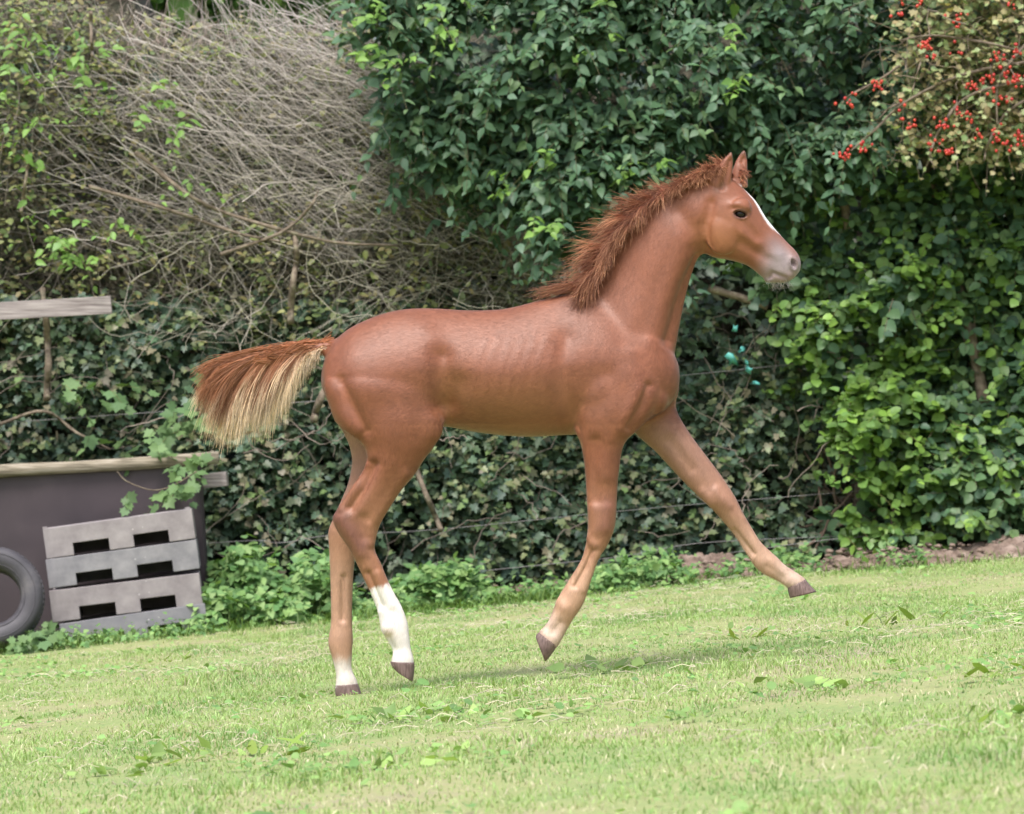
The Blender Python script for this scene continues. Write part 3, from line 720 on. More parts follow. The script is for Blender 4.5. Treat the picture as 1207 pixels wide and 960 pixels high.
# ---- docks and torn leaves in the grass
def dock_plant(cx, cy, Y0, n, size, label, flat=0.5, sp=sp_dock):
    x, y = (cx - CX) * (D0 + Y0) / FPX, Y0
    base = np.array((x, y, float(gz(x, y))))
    root = empty('dock_plant', base); tag(root, label, 'weed', 'docks in the grass')
    a = rng.random(n) * 2 * np.pi
    d = np.stack([np.cos(a), np.sin(a), flat * (0.3 + 1.8 * rng.random(n))], -1) + rng.normal(size=(n, 3)) * .2
    pos = base + np.stack([np.cos(a), np.sin(a), 0 * a], -1) * 0.01 + np.array([0, 0, 0.004]) + rng.normal(size=(n, 3)) * np.array([.07, .09, .003])
    nn = np.stack([-np.cos(a) * .4, -np.sin(a) * .4, 0 * a + 1], -1) + rng.normal(size=(n, 3)) * .35
    add_leaves(root, sp, pos, d, nn, (0.72 if sp is sp_dockb else 0.95) * size * (0.35 + 0.9 * rng.random(n)), 300)
def Yrow(px, py):
    """depth at which the ground shows at that photo pixel"""
    lo, hi = -8.0, 12.0
    for _ in range(40):
        m_ = (lo + hi) / 2; x = (px - CX) * (D0 + m_) / FPX
        r_ = HR - (float(gz(x, m_)) - CZ) * FPX / (D0 + m_)
        if r_ > py: lo = m_
        else: hi = m_
    return lo
for cx, cy, n, s, fl, lab in ((482, 850, 10, 0.075, .8, 'lime green dock just below the hind hooves'), (240, 893, 8, 0.07, .9, 'dark upright dock in the left foreground'), (135, 912, 6, 0.075, .25, 'flattened dock leaves nearest the bottom left corner'), (300, 890, 7, 0.07, .2, 'flat dock leaves right of the dark upright dock'), (180, 900, 6, 0.075, .35, 'ragged dock left of the dark upright dock'),
                             (715, 790, 12, 0.085, .5, 'pale green dock below the near front hoof'), (645, 845, 8, 0.07, .4, 'small dock in the middle of the grass'), (1045, 738, 7, 0.085, 1.0, 'upright dock under the raised front hoof at right'), (960, 812, 10, 0.08, .35, 'flat dock at right centre of the grass'), (1170, 852, 6, 0.06, .5, 'small dark dock at the lower right'), (1175, 800, 9, 0.08, .3, 'flat dock at the right edge'), (885, 752, 9, 0.06, .4, 'small yellowish dock right of centre'), (205, 780, 5, .05, .6, 'tiny dock in front of the pallets'), (470, 905, 8, .06, .3, 'small flat dock at the bottom centre left'), (860, 850, 7, .055, .3, 'small flat dock left of the right centre one'), (540, 890, 6, .05, .3, 'tiny dock at the bottom centre')):
    dock_plant(cx, cy, Yrow(cx, cy), int(n * 1.7), s, lab, fl, sp_dock if n % 2 else sp_dockb)

# ---- clover and small broad leaves spread through the turf
x, y = ground_sample(30000, -4.8, 7.0)
keep = rng.random(len(x)) < smooth01(0.55, 0.72, fbm(x * 2.6 + 2, y * 1.7 + 7, 29)) * 0.9 + 0.015
x, y = x[keep], y[keep]; n = len(x)
pos = np.stack([x, y, gz(x, y) + 0.008 + 0.014 * rng.random(n)], -1)
croot = empty('clover', (0, 0, float(gz(0, 0)))); tag(croot, 'patches of clover and small broad leaved weeds in the turf', 'clover', kind='stuff')
sp_clo = Species('round', [(0.20, 0.36, 0.10), (0.28, 0.44, 0.14), (0.15, 0.28, 0.09)], M_weed, 8, 19)
add_leaves(croot, sp_clo, pos, np.stack([rng.normal(size=n), rng.normal(size=n), 0.2 + 0 * x], -1), np.array([0, -.25, 1]) + rng.normal(size=(n, 3)) * .3, 0.018 * np.exp(rng.normal(size=n) * .3), 0)

# ------------------------------------------------------------------ things along the hedge
def box_bm(bm, x0, x1, y0, y1, z0, z1):
    vs_ = [bm.verts.new(p) for p in ((x0, y0, z0), (x1, y0, z0), (x1, y1, z0), (x0, y1, z0), (x0, y0, z1), (x1, y0, z1), (x1, y1, z1), (x0, y1, z1))]
    for f in ((0, 3, 2, 1), (4, 5, 6, 7), (0, 1, 5, 4), (1, 2, 6, 5), (2, 3, 7, 6), (3, 0, 4, 7)): bm.faces.new([vs_[i] for i in f])

def bevel_obj(bm, name, mat, parent=None, w=0.004, seg=2):
    me = bpy.data.meshes.new(name)
    bmesh.ops.recalc_face_normals(bm, faces=bm.faces)
    bmesh.ops.bevel(bm, geom=[e for e in bm.edges if len(e.link_faces) == 2 and e.calc_face_angle(0) > 0.5], offset=w, segments=seg, affect='EDGES', profile=0.6)
    bm.to_mesh(me); bm.free()
    return link(name, me, mat, parent)

def prism(profile, y0, y1):
    bm = bmesh.new()
    a = [bm.verts.new((x, y0, z)) for x, z in profile]; b = [bm.verts.new((x, y1, z)) for x, z in profile]
    bm.faces.new(a); bm.faces.new(b[::-1])
    for i in range(len(a)):
        j = (i + 1) % len(a); bm.faces.new((a[j], a[i], b[i], b[j]))
    return bm

def mat_plastic(name, c0, c1):
    m, t, N, L, b = mat_new(name)
    tc = N.new('ShaderNodeTexCoord'); n = N.new('ShaderNodeTexNoise'); n.inputs['Scale'].default_value = 9; n.inputs['Detail'].default_value = 9; n.inputs['Roughness'].default_value = .65
    L.new(tc.outputs['Object'], n.inputs['Vector'])
    r = N.new('ShaderNodeValToRGB'); r.color_ramp.elements[0].position = .32; r.color_ramp.elements[1].position = .68
    r.color_ramp.elements[0].color = (*c0, 1); r.color_ramp.elements[1].color = (*c1, 1)
    L.new(n.outputs['Fac'], r.inputs[0])
    v_ = N.new('ShaderNodeTexVoronoi'); v_.inputs['Scale'].default_value = 38; L.new(tc.outputs['Object'], v_.inputs['Vector'])
    lt = N.new('ShaderNodeMath'); lt.operation = 'LESS_THAN'; lt.inputs[1].default_value = 0.10; L.new(v_.outputs['Distance'], lt.inputs[0])
    n3 = N.new('ShaderNodeTexNoise'); n3.inputs['Scale'].default_value = 4; L.new(tc.outputs['Object'], n3.inputs['Vector'])
    gt = N.new('ShaderNodeMath'); gt.operation = 'GREATER_THAN'; gt.inputs[1].default_value = 0.62; L.new(n3.outputs['Fac'], gt.inputs[0])
    mu = N.new('ShaderNodeMath'); mu.operation = 'MULTIPLY'; L.new(lt.outputs[0], mu.inputs[0]); L.new(gt.outputs[0], mu.inputs[1])
    mx = N.new('ShaderNodeMix'); mx.data_type = 'RGBA'; L.new(mu.outputs[0], mx.inputs[0]); L.new(r.outputs[0], mx.inputs[6]); mx.inputs[7].default_value = (.6, .57, .55, 1)
    L.new(mx.outputs[2], b.inputs['Base Color']); b.inputs['Roughness'].default_value = .6
    bp = N.new('ShaderNodeBump'); bp.inputs['Strength'].default_value = .25; bp.inputs['Distance'].default_value = .003
    L.new(n.outputs['Fac'], bp.inputs['Height']); L.new(bp.outputs[0], b.inputs['Normal'])
    return m
M_pal = [mat_plastic('pallet_warm', (.195, .168, .175), (.33, .295, .295)), mat_plastic('pallet_cool', (.155, .15, .165), (.29, .275, .285)), mat_plastic('pallet_warm', (.19, .163, .17), (.32, .285, .285)), mat_plastic('pallet_cool', (.17, .165, .185), (.25, .24, .25))]
YP = 6.35
sp_ = (D0 + YP) / FPX
PAL = [((49, 624), (224, 600), (228, 636), (55, 659)), ((54, 660), (231, 636.5), (235, 670), (58, 694)), ((56, 697), (232.5, 676), (236, 710), (62, 734)), ((69, 736), (240, 712), (244, 742), (74, 766))]
for i, (tl, tr, br, bl) in enumerate(PAL):
    A = P(*tl, YP); B = P(*tr, YP); Cc = P(*bl, YP)
    wd = np.linalg.norm(B - A); ht = np.linalg.norm(Cc - A)
    ang = math.atan2(B[2] - A[2], B[0] - A[0])
    root = empty('pallet', (Cc[0], YP, Cc[2])); root.rotation_euler = (0, -ang, R(4.2))
    tag(root, ['pale grey pallet, topmost of the leaning stack', 'blue grey speckled pallet, second from the top of the stack', 'pale grey pallet, third from the top of the stack', 'blue grey pallet at the bottom of the stack, sunk in weeds'][i], 'pallet', 'pallets stacked in front of the dark panel')
    f = lambda u: u * wd
    nt = ht * 0.40
    prof = [(0, 0), (f(.185), 0), (f(.185), nt), (f(.425), nt), (f(.425), 0), (f(.59), 0), (f(.59), nt), (f(.825), nt), (f(.825), 0), (wd, 0), (wd, ht), (0, ht)]
    fb = bevel_obj(prism(prof, 0.0, 0.045), 'front_board', M_pal[i], root, 0.003)
    o = bevel_obj(prism([(0, 0), (wd, 0), (wd, ht), (0, ht)], 0.40, 0.445), 'back_board', M_pal[i], root, 0.003)  # back closed, without notches, to keep the front openings dark
    for k, (u0, u1) in enumerate(((0.0, .185), (.425, .59), (.825, 1.0))):
        bm = bmesh.new(); box_bm(bm, f(u0) + .004, f(u1) - .004, 0.046, 0.399, 0.003, nt); bevel_obj(bm, 'runner', M_pal[i], root, 0.003)
    bm = bmesh.new(); box_bm(bm, 0.004, wd - .004, 0.046, 0.399, nt + 0.002, ht - 0.004); bevel_obj(bm, 'deck', M_pal[i], root, 0.003)
    if i == 0:
        for u0, u1 in ((0.0, .03), (.955, .99)):
            bm = bmesh.new(); box_bm(bm, f(u0), f(u1), 0.004, 0.02, ht + .0005, ht + 0.009); bevel_obj(bm, 'corner_lug', M_pal[i], fb, 0.002)

# tyre leaning on the panel
bm = bmesh.new()
Rt = 60 * (D0 + 6.15) / FPX
prof = [(.54, -.20), (.58, -.29), (.72, -.37), (.88, -.355), (.955, -.30), (.985, -.20), (1.0, -.08), (1.0, .08), (.985, .20), (.955, .30), (.88, .355), (.72, .37), (.58, .29), (.54, .20), (.57, .17), (.75, .22), (.92, .12), (.92, -.12), (.75, -.22), (.57, -.17)]
NS = 72
ring = [[bm.verts.new((Rt * r_ * math.cos(a), Rt * w_, Rt * r_ * math.sin(a))) for r_, w_ in prof] for a in [k * 2 * math.pi / NS for k in range(NS)]]
for k in range(NS):
    for j in range(len(prof)):
        j2 = (j + 1) % len(prof); k2 = (k + 1) % NS
        bm.faces.new((ring[k][j], ring[k2][j], ring[k2][j2], ring[k][j2]))
bmesh.ops.recalc_face_normals(bm, faces=bm.faces)
me = bpy.data.meshes.new('carcass'); bm.to_mesh(me); bm.free()
me.polygons.foreach_set('use_smooth', np.ones(len(me.polygons), bool))
M_tyre = mat_ramp('rubber', [(0.3, (0.036, 0.033, 0.04)), (0.55, (0.066, 0.061, 0.07)), (0.75, (0.12, 0.11, 0.115))], scale=(1, 1, 1), nscale=9, rough=0.62, spec=.5, bump=0.25, bdist=0.003)
c = P(-8, 705, 6.2)
tyre = empty('tyre', (c[0], c[1], c[2])); tyre.rotation_euler = (R(-10), R(0), R(5)); tag(tyre, 'worn grey black car tyre leaning on the dark panel at the left edge', 'tyre')
carc = link('carcass', me, M_tyre, tyre)
for rr_ in (0.63, 0.84):
    n_ = 64; a = np.linspace(0, 2 * np.pi, n_)
    yy = -Rt * (0.325 if rr_ == .63 else 0.362)
    v, q, _ = tubes(np.stack([Rt * rr_ * np.cos(a), np.full(n_, yy), Rt * rr_ * np.sin(a)], -1)[None], np.full((1, n_), 0.0022), 5)
    link('sidewall_rib', mesh_np('sidewall_rib', v, [q]), M_tyre, carc)
bm = bmesh.new()
for k in range(60):
    a = k * 2 * math.pi / 60
    for w0, w1, da in ((-.19, -.07, 0), (-.05, .05, .03), (.07, .19, 0)):
        pts = []
        for aa, w_ in ((a - .035 + da, w0), (a + .035 + da, w0), (a + .035 + da, w1), (a - .035 + da, w1)):
            rr_ = 1.012 if abs(w_) < .1 else 1.002
            pts.append((Rt * rr_ * math.cos(aa), Rt * w_, Rt * rr_ * math.sin(aa)))
        t0 = [bm.verts.new(p) for p in pts]; t1 = [bm.verts.new(tuple(np.array(p) * np.array((.96, 1, .96)))) for p in pts]
        bm.faces.new(t0)
        for i_ in range(4): bm.faces.new((t0[i_], t1[i_], t1[(i_ + 1) % 4], t0[(i_ + 1) % 4]))
bmesh.ops.recalc_face_normals(bm, faces=bm.faces)
me = bpy.data.meshes.new('tread'); bm.to_mesh(me); bm.free()
link('tread', me, M_tyre, carc)

# dark panel, its log rail and the timber end
YB = 6.95
M_panel = mat_ramp('panel', [(0.25, (0.036, 0.027, 0.032)), (0.55, (0.055, 0.041, 0.047)), (0.8, (0.085, 0.066, 0.07))], scale=(1, 1, 1), nscale=3.2, rough=0.55, spec=.4, bump=0.12, bdist=0.004, distort=0.5)
M_log = mat_ramp('log_wood', [(0.3, (0.10, 0.085, 0.06)), (0.5, (0.24, 0.205, 0.15)), (0.72, (0.38, 0.335, 0.27))], scale=(1.2, 14, 14), nscale=5, rough=0.85, bump=0.6, bdist=0.006)
M_plank = mat_ramp('weathered_plank', [(0.3, (0.16, 0.13, 0.125)), (0.5, (0.30, 0.26, 0.25)), (0.72, (0.42, 0.37, 0.35))], scale=(1, 10, 16), nscale=5, rough=0.85, bump=0.6, bdist=0.005)
A = P(-420, 585, YB); B = P(235, 548, YB)
ang = math.atan2(B[2] - A[2], B[0] - A[0]); L_p = float(np.linalg.norm(B - A))
panel = empty('dark_panel', (B[0], YB, B[2])); panel.rotation_euler = (0, -ang, 0); tag(panel, 'dark purplish brown board panel behind the pallets and tyre', 'panel')
bm = bmesh.new(); box_bm(bm, -L_p, 0, 0, 0.025, -0.95, 0.0); bevel_obj(bm, 'board', M_panel, panel, 0.003)
bm = bmesh.new(); box_bm(bm, -0.035, 0.006, 0.026, 0.085, -0.98, -0.01); bevel_obj(bm, 'edge_batten', M_panel, panel, 0.003)
a = np.linspace(0, 1, 22); lx = -440 + (258 + 440) * a
ly = np.interp(lx, [-440, 0, 258], [580, 556, 540]) + 0.6 * np.sin(a * 17)
log = tube_mesh('log_rail', P(lx, ly, 6.93 + 0 * a), (7.6 - 0.6 * a + .3 * np.sin(a * 23)) * (D0 + 6.93) / FPX, 12, 0.05, 4)
tag(link('log_rail', log, M_log), 'weathered round log rail lying along the top of the dark panel', 'log')
def timber(name, quad, Y0, th, mat, label, cat):
    A, B, Cc, Dd = [P(*p, Y0) for p in quad]
    bm = bmesh.new()
    f = [bm.verts.new(p) for p in (A, B, Cc, Dd)]; g = [bm.verts.new(p + np.array([0, th, 0])) for p in (A, B, Cc, Dd)]
    bm.faces.new(f); bm.faces.new(g[::-1])
    for i in range(4): bm.faces.new((f[(i + 1) % 4], f[i], g[i], g[(i + 1) % 4]))
    return tag(bevel_obj(bm, name, mat, None, 0.003), label, cat)
timber('plank', [(-260, 371), (130, 349), (132, 370), (-260, 391)], 7.1, 0.03, M_plank, 'weathered grey wooden plank sticking out of the ivy at left', 'plank')
timber('timber_offcut', [(238, 559), (266, 556), (268, 573), (239, 576)], 7.0, 0.12, M_plank, 'short grey timber end just below the end of the log rail', 'timber')
# ivy trailing over the log and panel
iroot = empty('ivy_trail', BX(-1.72, 6.85)); tag(iroot, 'spray of lobed leaves trailing over the log rail and dark panel', 'ivy')
sprays(iroot, sp_lobed, [(205, 548, 2, 7), (225, 560, 2, 7), (222, 540, 2, 8), (208, 578, 2, 5), (220, 588, 1, 5), (185, 580, 1, 5), (150, 578, 1, 3), (165, 538, 2, 14), (232, 548, 1, 6)], 4, 0.06, 6.82, 200, ln=.1, spread=.8, pitch=1.1)
a = catmull(np.array([(232, 556), (205, 572), (180, 578), (150, 568), (138, 556)], float), 5)
link('vine', tube_mesh('vine', P(a[:, 0], a[:, 1], 6.86 + 0 * a[:, 0]) - np.array(iroot.location), 0.003, 6), M_bark, iroot)

# fence wires
m, t_, N_, L_, M_b = mat_new('wire'); M_b.inputs['Base Color'].default_value = (.22, .21, .21, 1); M_b.inputs['Metallic'].default_value = .6; M_b.inputs['Roughness'].default_value = .5
M_wire = m
for pts, Yw, rr_, lab in (([(-300, 520), (300, 478), (700, 452), (802, 443), (990, 424), (1210, 404), (1500, 380)], 7.3, .6, 'upper fence wire crossing the ivy behind the chest of the foal'), ([(-300, 690), (240, 641), (330, 640), (392, 631), (520, 624), (760, 600), (1000, 580), (1500, 540)], 7.36, .6, 'middle fence wire crossing the ivy behind the legs of the foal'),
                          ([(400, 690), (660, 664), (740, 655), (830, 640), (1000, 632), (1100, 628), (1190, 617), (1500, 590)], 7.25, .6, 'lower fence wire sagging along the foot of the hedge'), ([(860, 652), (1000, 634), (1090, 632), (1150, 626), (1196, 622), (1500, 600)], 7.15, .7, 'lowest slack fence wire just above the soil bank at right')):
    a = catmull(np.array(pts, float), 8)
    tag(link('fence_wire', tube_mesh('fence_wire', P(a[:, 0], a[:, 1], Yw + 0 * a[:, 0]), rr_ * (D0 + Yw) / FPX * 0.62, 6), M_wire), lab, 'wire', 'fence wires along the hedge')

# torn turquoise sheet caught in the hedge: scraps held together by its ragged edge
m, t_, N_, L_, b_ = mat_new('turquoise_plastic'); b_.inputs['Base Color'].default_value = (.12, .46, .40, 1); b_.inputs['Roughness'].default_value = .4
sheet = empty('plastic_sheet', P(876, 420, 7.3)); tag(sheet, 'torn turquoise plastic scraps caught in the hedge below the head of the foal', 'plastic sheet')
for k, (cx, cy, w_, h_) in enumerate(((863, 424, 7, 8), (866, 388, 4, 6), (874, 412, 4, 4), (884, 436, 5, 4), (890, 452, 6, 3), (880, 428, 3, 4))):
    a = np.linspace(0, 2 * np.pi, 10)[:-1]
    rr_ = 0.35 + 1.1 * rng.random(9)
    ring = P(cx + w_ * np.cos(a) * rr_, cy + h_ * np.sin(a) * rr_, 7.28 + 0.02 * rng.normal(size=9)) - np.array(sheet.location)
    ctr = ring.mean(0) + np.array([0, -0.015, 0])
    v = np.vstack([ring, ctr]); t = np.array([(j, (j + 1) % 9, 9) for j in range(9)])
    o = link('scrap', mesh_np('scrap', v, [t]), m, sheet)
    o.modifiers.new('thickness', 'SOLIDIFY').thickness = 0.002
# ------------------------------------------------------------------ the foal
S = 1 / 395.0                                   # metres per photo pixel at the foal

def loft(st, n=32, sub=4, e=2.0):
    """stations: front/top x,y  back/bottom x,y  half-width  lateral centre (px)  taper towards front/top"""
    st = catmull([(list(s) + [0.0])[:7] for s in st], sub)
    V, Q, T = [], [], []
    th = np.arange(n) / n * 2 * np.pi
    c_, s_ = np.cos(th), np.sin(th)
    cc = np.sign(c_) * np.abs(c_) ** (2 / e); ss = np.sign(s_) * np.abs(s_) ** (2 / e)
    for a in st:
        A = P(a[0], a[1], a[5] * S); B = P(a[2], a[3], a[5] * S)
        c = (A + B) / 2; u = (A - B) / 2
        w = max(a[4], 0.3) * S
        wf = 1 - a[6] * np.clip(cc, 0, 1) ** 1.2 + (-0.0)
        V.append(c + cc[:, None] * u + (ss * w * wf)[:, None] * np.array([0, 1.0, 0]))
    m = len(st)
    V = np.vstack(V)
    idx = np.arange(m * n).reshape(m, n); nx = np.roll(idx, -1, 1)
    Q = np.stack([idx[:-1], nx[:-1], nx[1:], idx[1:]], -1).reshape(-1, 4)
    c0 = V[:n].mean(0); c1 = V[-n:].mean(0)
    k = np.arange(n); k2 = (k + 1) % n
    T = np.vstack([np.stack([np.full(n, m * n), k2, k], -1), np.stack([np.full(n, m * n + 1), (m - 1) * n + k, (m - 1) * n + k2], -1)])
    return np.vstack([V, c0, c1]), Q, T

def ball(px, py, y, rx, ry, rz):
    st = []
    for f in np.linspace(-1, 1, 9):
        r = math.sqrt(max(1 - f * f, 0.002))
        st.append((px + rx * f, py - ry * r, px + rx * f, py + ry * r, rz * r, y))
    return loft(st, 24, 2)

torso = [(379, 440, 379, 454, 8, 0), (383, 424, 385, 470, 26, 0), (392, 405, 394, 490, 40, 0, .15), (408, 390, 410, 506, 50, 0, .2), (428, 379, 430, 516, 56, 0, .25),
         (455, 369, 457, 516, 59, 0, .3), (485, 364, 490, 508, 59, 0, .35), (518, 364, 522, 503, 56, 0, .35), (555, 366, 557, 509, 58, 0, .35), (595, 364, 597, 514, 60, 0, .38),
         (632, 355, 634, 515, 58, 0, .45), (665, 347, 668, 513, 54, 0, .55), (695, 343, 700, 512, 50, 0, .6), (725, 350, 728, 510, 47, 0, .45), (752, 370, 752, 502, 44, 0, .2),
         (775, 392, 772, 491, 38, 0), (791, 412, 787, 480, 28, 0), (799, 428, 797, 466, 16, 0), (801, 440, 801, 452, 5, 0)]
neck = [(665, 352, 778, 478, 34, 0, .5), (688, 346, 790, 440, 33, 0, .55), (706, 328, 797, 408, 29, 0, .55), (724, 302, 801, 385, 26, 0, .5), (740, 274, 806, 360, 24.5, 0, .45), (760, 250, 811, 338, 23.5, 0, .4),
        (786, 229, 817, 318, 22.5, 0, .35), (814, 212, 824, 303, 22, 0, .3), (838, 202, 836, 298, 22, 0, .2)]
head = [(832, 206, 824, 290, 18, 0, .1), (846, 201, 830, 298, 22, 0, .1), (858, 207, 842, 304, 25, 0, .15), (870, 217, 855, 306, 26.5, 0, .2), (881, 227, 868, 309, 26, 0, .25),
        (892, 239, 880, 313, 22.5, 0, .3), (903, 257, 889, 319, 18.5, 0, .3), (916, 273, 896, 325, 16, 0, .3), (928, 286, 903, 330, 14.5, 0, .25), (937, 295, 911, 333, 14.5, 0, .15), (942, 303, 920, 334, 13.5, 0),
        (944, 311, 929, 332, 11, 0), (943, 319, 936, 328, 6, 0)]
hind_near = [(480, 415, 404, 430, 18, -16), (520, 450, 383, 450, 33, -27), (523, 485, 388, 478, 31, -30), (522, 507, 399, 503, 28, -32), (513, 526, 424, 521, 25, -32), (501, 541, 432, 539, 22, -31),
             (488, 561, 427, 557, 19, -30), (472, 580, 412, 578, 16.5, -29), (457, 603, 397, 601, 14.5, -28), (449, 617, 392, 612, 13, -28), (444, 632, 398, 627, 12.5, -28), (442, 648, 412, 648, 11, -28),
             (449, 664, 422, 668, 9.5, -28), (456, 681, 430, 684, 8.8, -28), (463, 696, 438, 701, 8.6, -28), (473, 714, 445, 719, 9, -28), (480, 733, 449, 740, 11, -28), (482, 747, 456, 753, 11, -28),
             (484, 763, 463, 766, 9.5, -28), (487, 775, 462, 776, 11, -28), (488, 783, 461, 783, 11, -28)]
hind_far = [(480, 415, 404, 430, 18, 16), (515, 450, 385, 450, 33, 27), (515, 485, 390, 480, 30, 30), (505, 510, 402, 506, 27, 32), (486, 530, 411, 525, 23, 32), (470, 550, 414.5, 545, 19, 31), (455, 575, 410, 570, 16, 30),
            (437, 600, 400, 595, 14, 29), (428, 617, 391, 615, 13, 29), (424, 632, 387, 628, 12.5, 29), (420, 650, 388, 648, 11, 29), (417, 672, 389, 672, 9.5, 29), (415.5, 705, 390, 707, 8.8, 29), (415, 733, 390, 735, 9, 29),
            (416, 752, 387, 757, 11, 29), (415, 770, 391, 774, 10.5, 29), (414.5, 788, 396, 793, 9.5, 29), (420, 801, 396, 804, 11, 29), (422, 808, 395, 811, 11, 29)]
fore_near = [(772, 415, 700, 410, 24, -20), (782, 455, 684, 455, 27, -24), (772, 485, 676, 485, 27, -27), (752, 508, 677, 505, 24, -28), (736, 524, 684, 524, 19, -28), (730, 554, 689, 551, 15.5, -28), (727.5, 582, 691, 580, 13.5, -27),
             (726.5, 605, 692.5, 605, 13.5, -27), (724, 624, 692.5, 626, 13, -27), (716, 643, 690, 643, 10.5, -27), (705, 660, 685.5, 659, 8.8, -27), (697, 683, 675, 677, 8.5, -27), (690, 706, 661, 699, 10.5, -27), (684, 718, 653.5, 715, 11, -27),
             (675, 731, 648, 729, 10.5, -27), (666, 747, 642, 738, 9.5, -27), (660, 758, 637, 743, 11, -27), (656, 764, 635, 747, 11, -27)]
fore_far = [(790, 425, 715, 440, 23, 20), (801, 455, 728, 485, 24, 24), (797, 480, 748, 511, 20, 26), (812, 509, 771, 531, 17, 26), (833, 538, 789, 550, 15, 26), (851, 562, 806, 568, 13.5, 26), (866, 585, 823, 585, 13.5, 26),
            (876, 605, 841, 602, 12.5, 26), (886, 622, 857, 620, 9.5, 26), (896, 638, 870, 636, 8.6, 26), (907, 649, 882, 656, 9, 26), (916, 657, 891, 669, 10.8, 26), (925, 666, 902, 677, 10.3, 26), (937, 674, 914, 683, 9.5, 26), (946, 680, 925, 690, 11, 26), (950, 684, 930, 694, 11, 26)]
ear_near = [(860, 228, 832, 214, 8, -11), (862, 214, 838, 206, 7.5, -12), (863, 203, 845, 198, 6.5, -13), (864, 193, 852, 189, 4.8, -14), (863.5, 185, 858, 183, 2.8, -14), (863, 180, 861, 179, 1.2, -14)]
ear_far = [(882, 222, 860, 216, 8, 11), (881, 207, 862, 205, 7, 12), (881, 195, 866, 194, 5.5, 13), (880, 185, 871, 184, 3.6, 14), (878.5, 177.5, 876.5, 177, 1.2, 14)]
dock = [(402, 397, 400, 424, 12, 0), (388, 401, 386, 420, 9, 0), (365, 405, 362, 418, 6, 0), (335, 412, 333, 421, 4.5, 0), (310, 420, 309, 426, 3, 0)]
pieces = [loft(torso, 48, e=2.15), loft(neck, 36), loft(head, 36, e=2.3), loft(hind_near, 28), loft(hind_far, 28), loft(fore_near, 28), loft(fore_far, 28), loft(ear_near, 18), loft(ear_far, 18), loft(dock, 18),
          ball(748, 452, -30, 26, 24, 17), ball(752, 448, 30, 26, 26, 17), ball(770, 470, -16, 20, 20, 20), ball(778, 455, 17, 22, 22, 20), ball(712, 465, -33, 30, 36, 19), ball(712, 465, 33, 30, 36, 19),
          ball(852, 276, -19, 22, 25, 9), ball(852, 276, 19, 22, 25, 9), ball(873, 243, -19, 13, 10, 8.5), ball(873, 243, 19, 13, 10, 8.5), ball(934, 312, -9, 8, 10, 6.5), ball(934, 312, 9, 8, 10, 6.5),
          ball(909, 329, 0, 9, 5, 10)]
vo = 0; VV, QQ, TT = [], [], []
for v, q, t in pieces:
    VV.append(v); QQ.append(q + vo); TT.append(t + vo); vo += len(v)
raw = mesh_np('body', np.vstack(VV), [np.vstack(QQ), np.vstack(TT)])
tmp = bpy.data.objects.new('body_raw', raw); scene.collection.objects.link(tmp)
rm = tmp.modifiers.new('r', 'REMESH'); rm.mode = 'VOXEL'; rm.voxel_size = 0.0038; rm.use_smooth_shade = True
dg = bpy.context.evaluated_depsgraph_get()
body_me = bpy.data.meshes.new_from_object(tmp.evaluated_get(dg))
bpy.data.objects.remove(tmp)
nv = len(body_me.vertices)
co = np.empty(nv * 3, np.float32); body_me.vertices.foreach_get('co', co); co = co.reshape(-1, 3).astype(float)
ed = np.empty(len(body_me.edges) * 2, np.int32); body_me.edges.foreach_get('vertices', ed); ed = ed.reshape(-1, 2)
deg = np.bincount(ed.ravel(), minlength=nv)[:, None]

def lap(f):
    out = np.empty_like(f)
    for k in range(f.shape[1]):
        out[:, k] = np.bincount(ed[:, 0], f[ed[:, 1], k], nv) + np.bincount(ed[:, 1], f[ed[:, 0], k], nv)
    return out / deg

def relax(co, it, w):
    for _ in range(it):                              # Taubin pairs: blend the joints without losing volume
        co = co + w * 0.55 * (lap(co) - co)
        co = co - w * 0.53 * (lap(co) - co)
    return co

px, py = px_of(co)
fine = ((px > 828) & (py < 345))                     # head keeps its detail
joint = np.zeros(nv)
for jx, jy, r in ((735, 380, 70), (690, 500, 45), (770, 480, 45), (505, 470, 70), (440, 500, 60), (820, 260, 30), (400, 415, 25), (740, 505, 35), (750, 430, 50), (640, 420, 120)):
    joint = np.maximum(joint, np.exp(-((px - jx) ** 2 + (py - jy) ** 2) / (2 * (r * .6) ** 2)))
ear = (py < 216) & (px > 840)
co = relax(co, 6, np.where(ear, 0.5, 0.9)[:, None])
for _ in range(60):
    co = co + (0.75 * joint * (~fine))[:, None] * 0.6 * (lap(co) - co)
co = relax(co, 10, np.where(fine, 0.2, 0.9)[:, None])

def normals(co):
    body_me.vertices.foreach_set('co', co.astype(np.float32).ravel()); body_me.update()
    n = np.empty(nv * 3, np.float32); body_me.vertex_normals.foreach_get('vector', n)
    return n.reshape(-1, 3).astype(float)

def seg_dist(px, py, pts):
    d = np.full(len(px), 1e9)
    pts = pts if len(pts) > 1 else [pts[0], (pts[0][0] + .1, pts[0][1])]
    for (x0, y0), (x1, y1) in zip(pts[:-1], pts[1:]):
        vx, vy = x1 - x0, y1 - y0; L2 = vx * vx + vy * vy + 1e-9
        t = np.clip(((px - x0) * vx + (py - y0) * vy) / L2, 0, 1)
        d = np.minimum(d, np.hypot(px - x0 - t * vx, py - y0 - t * vy))
    return d

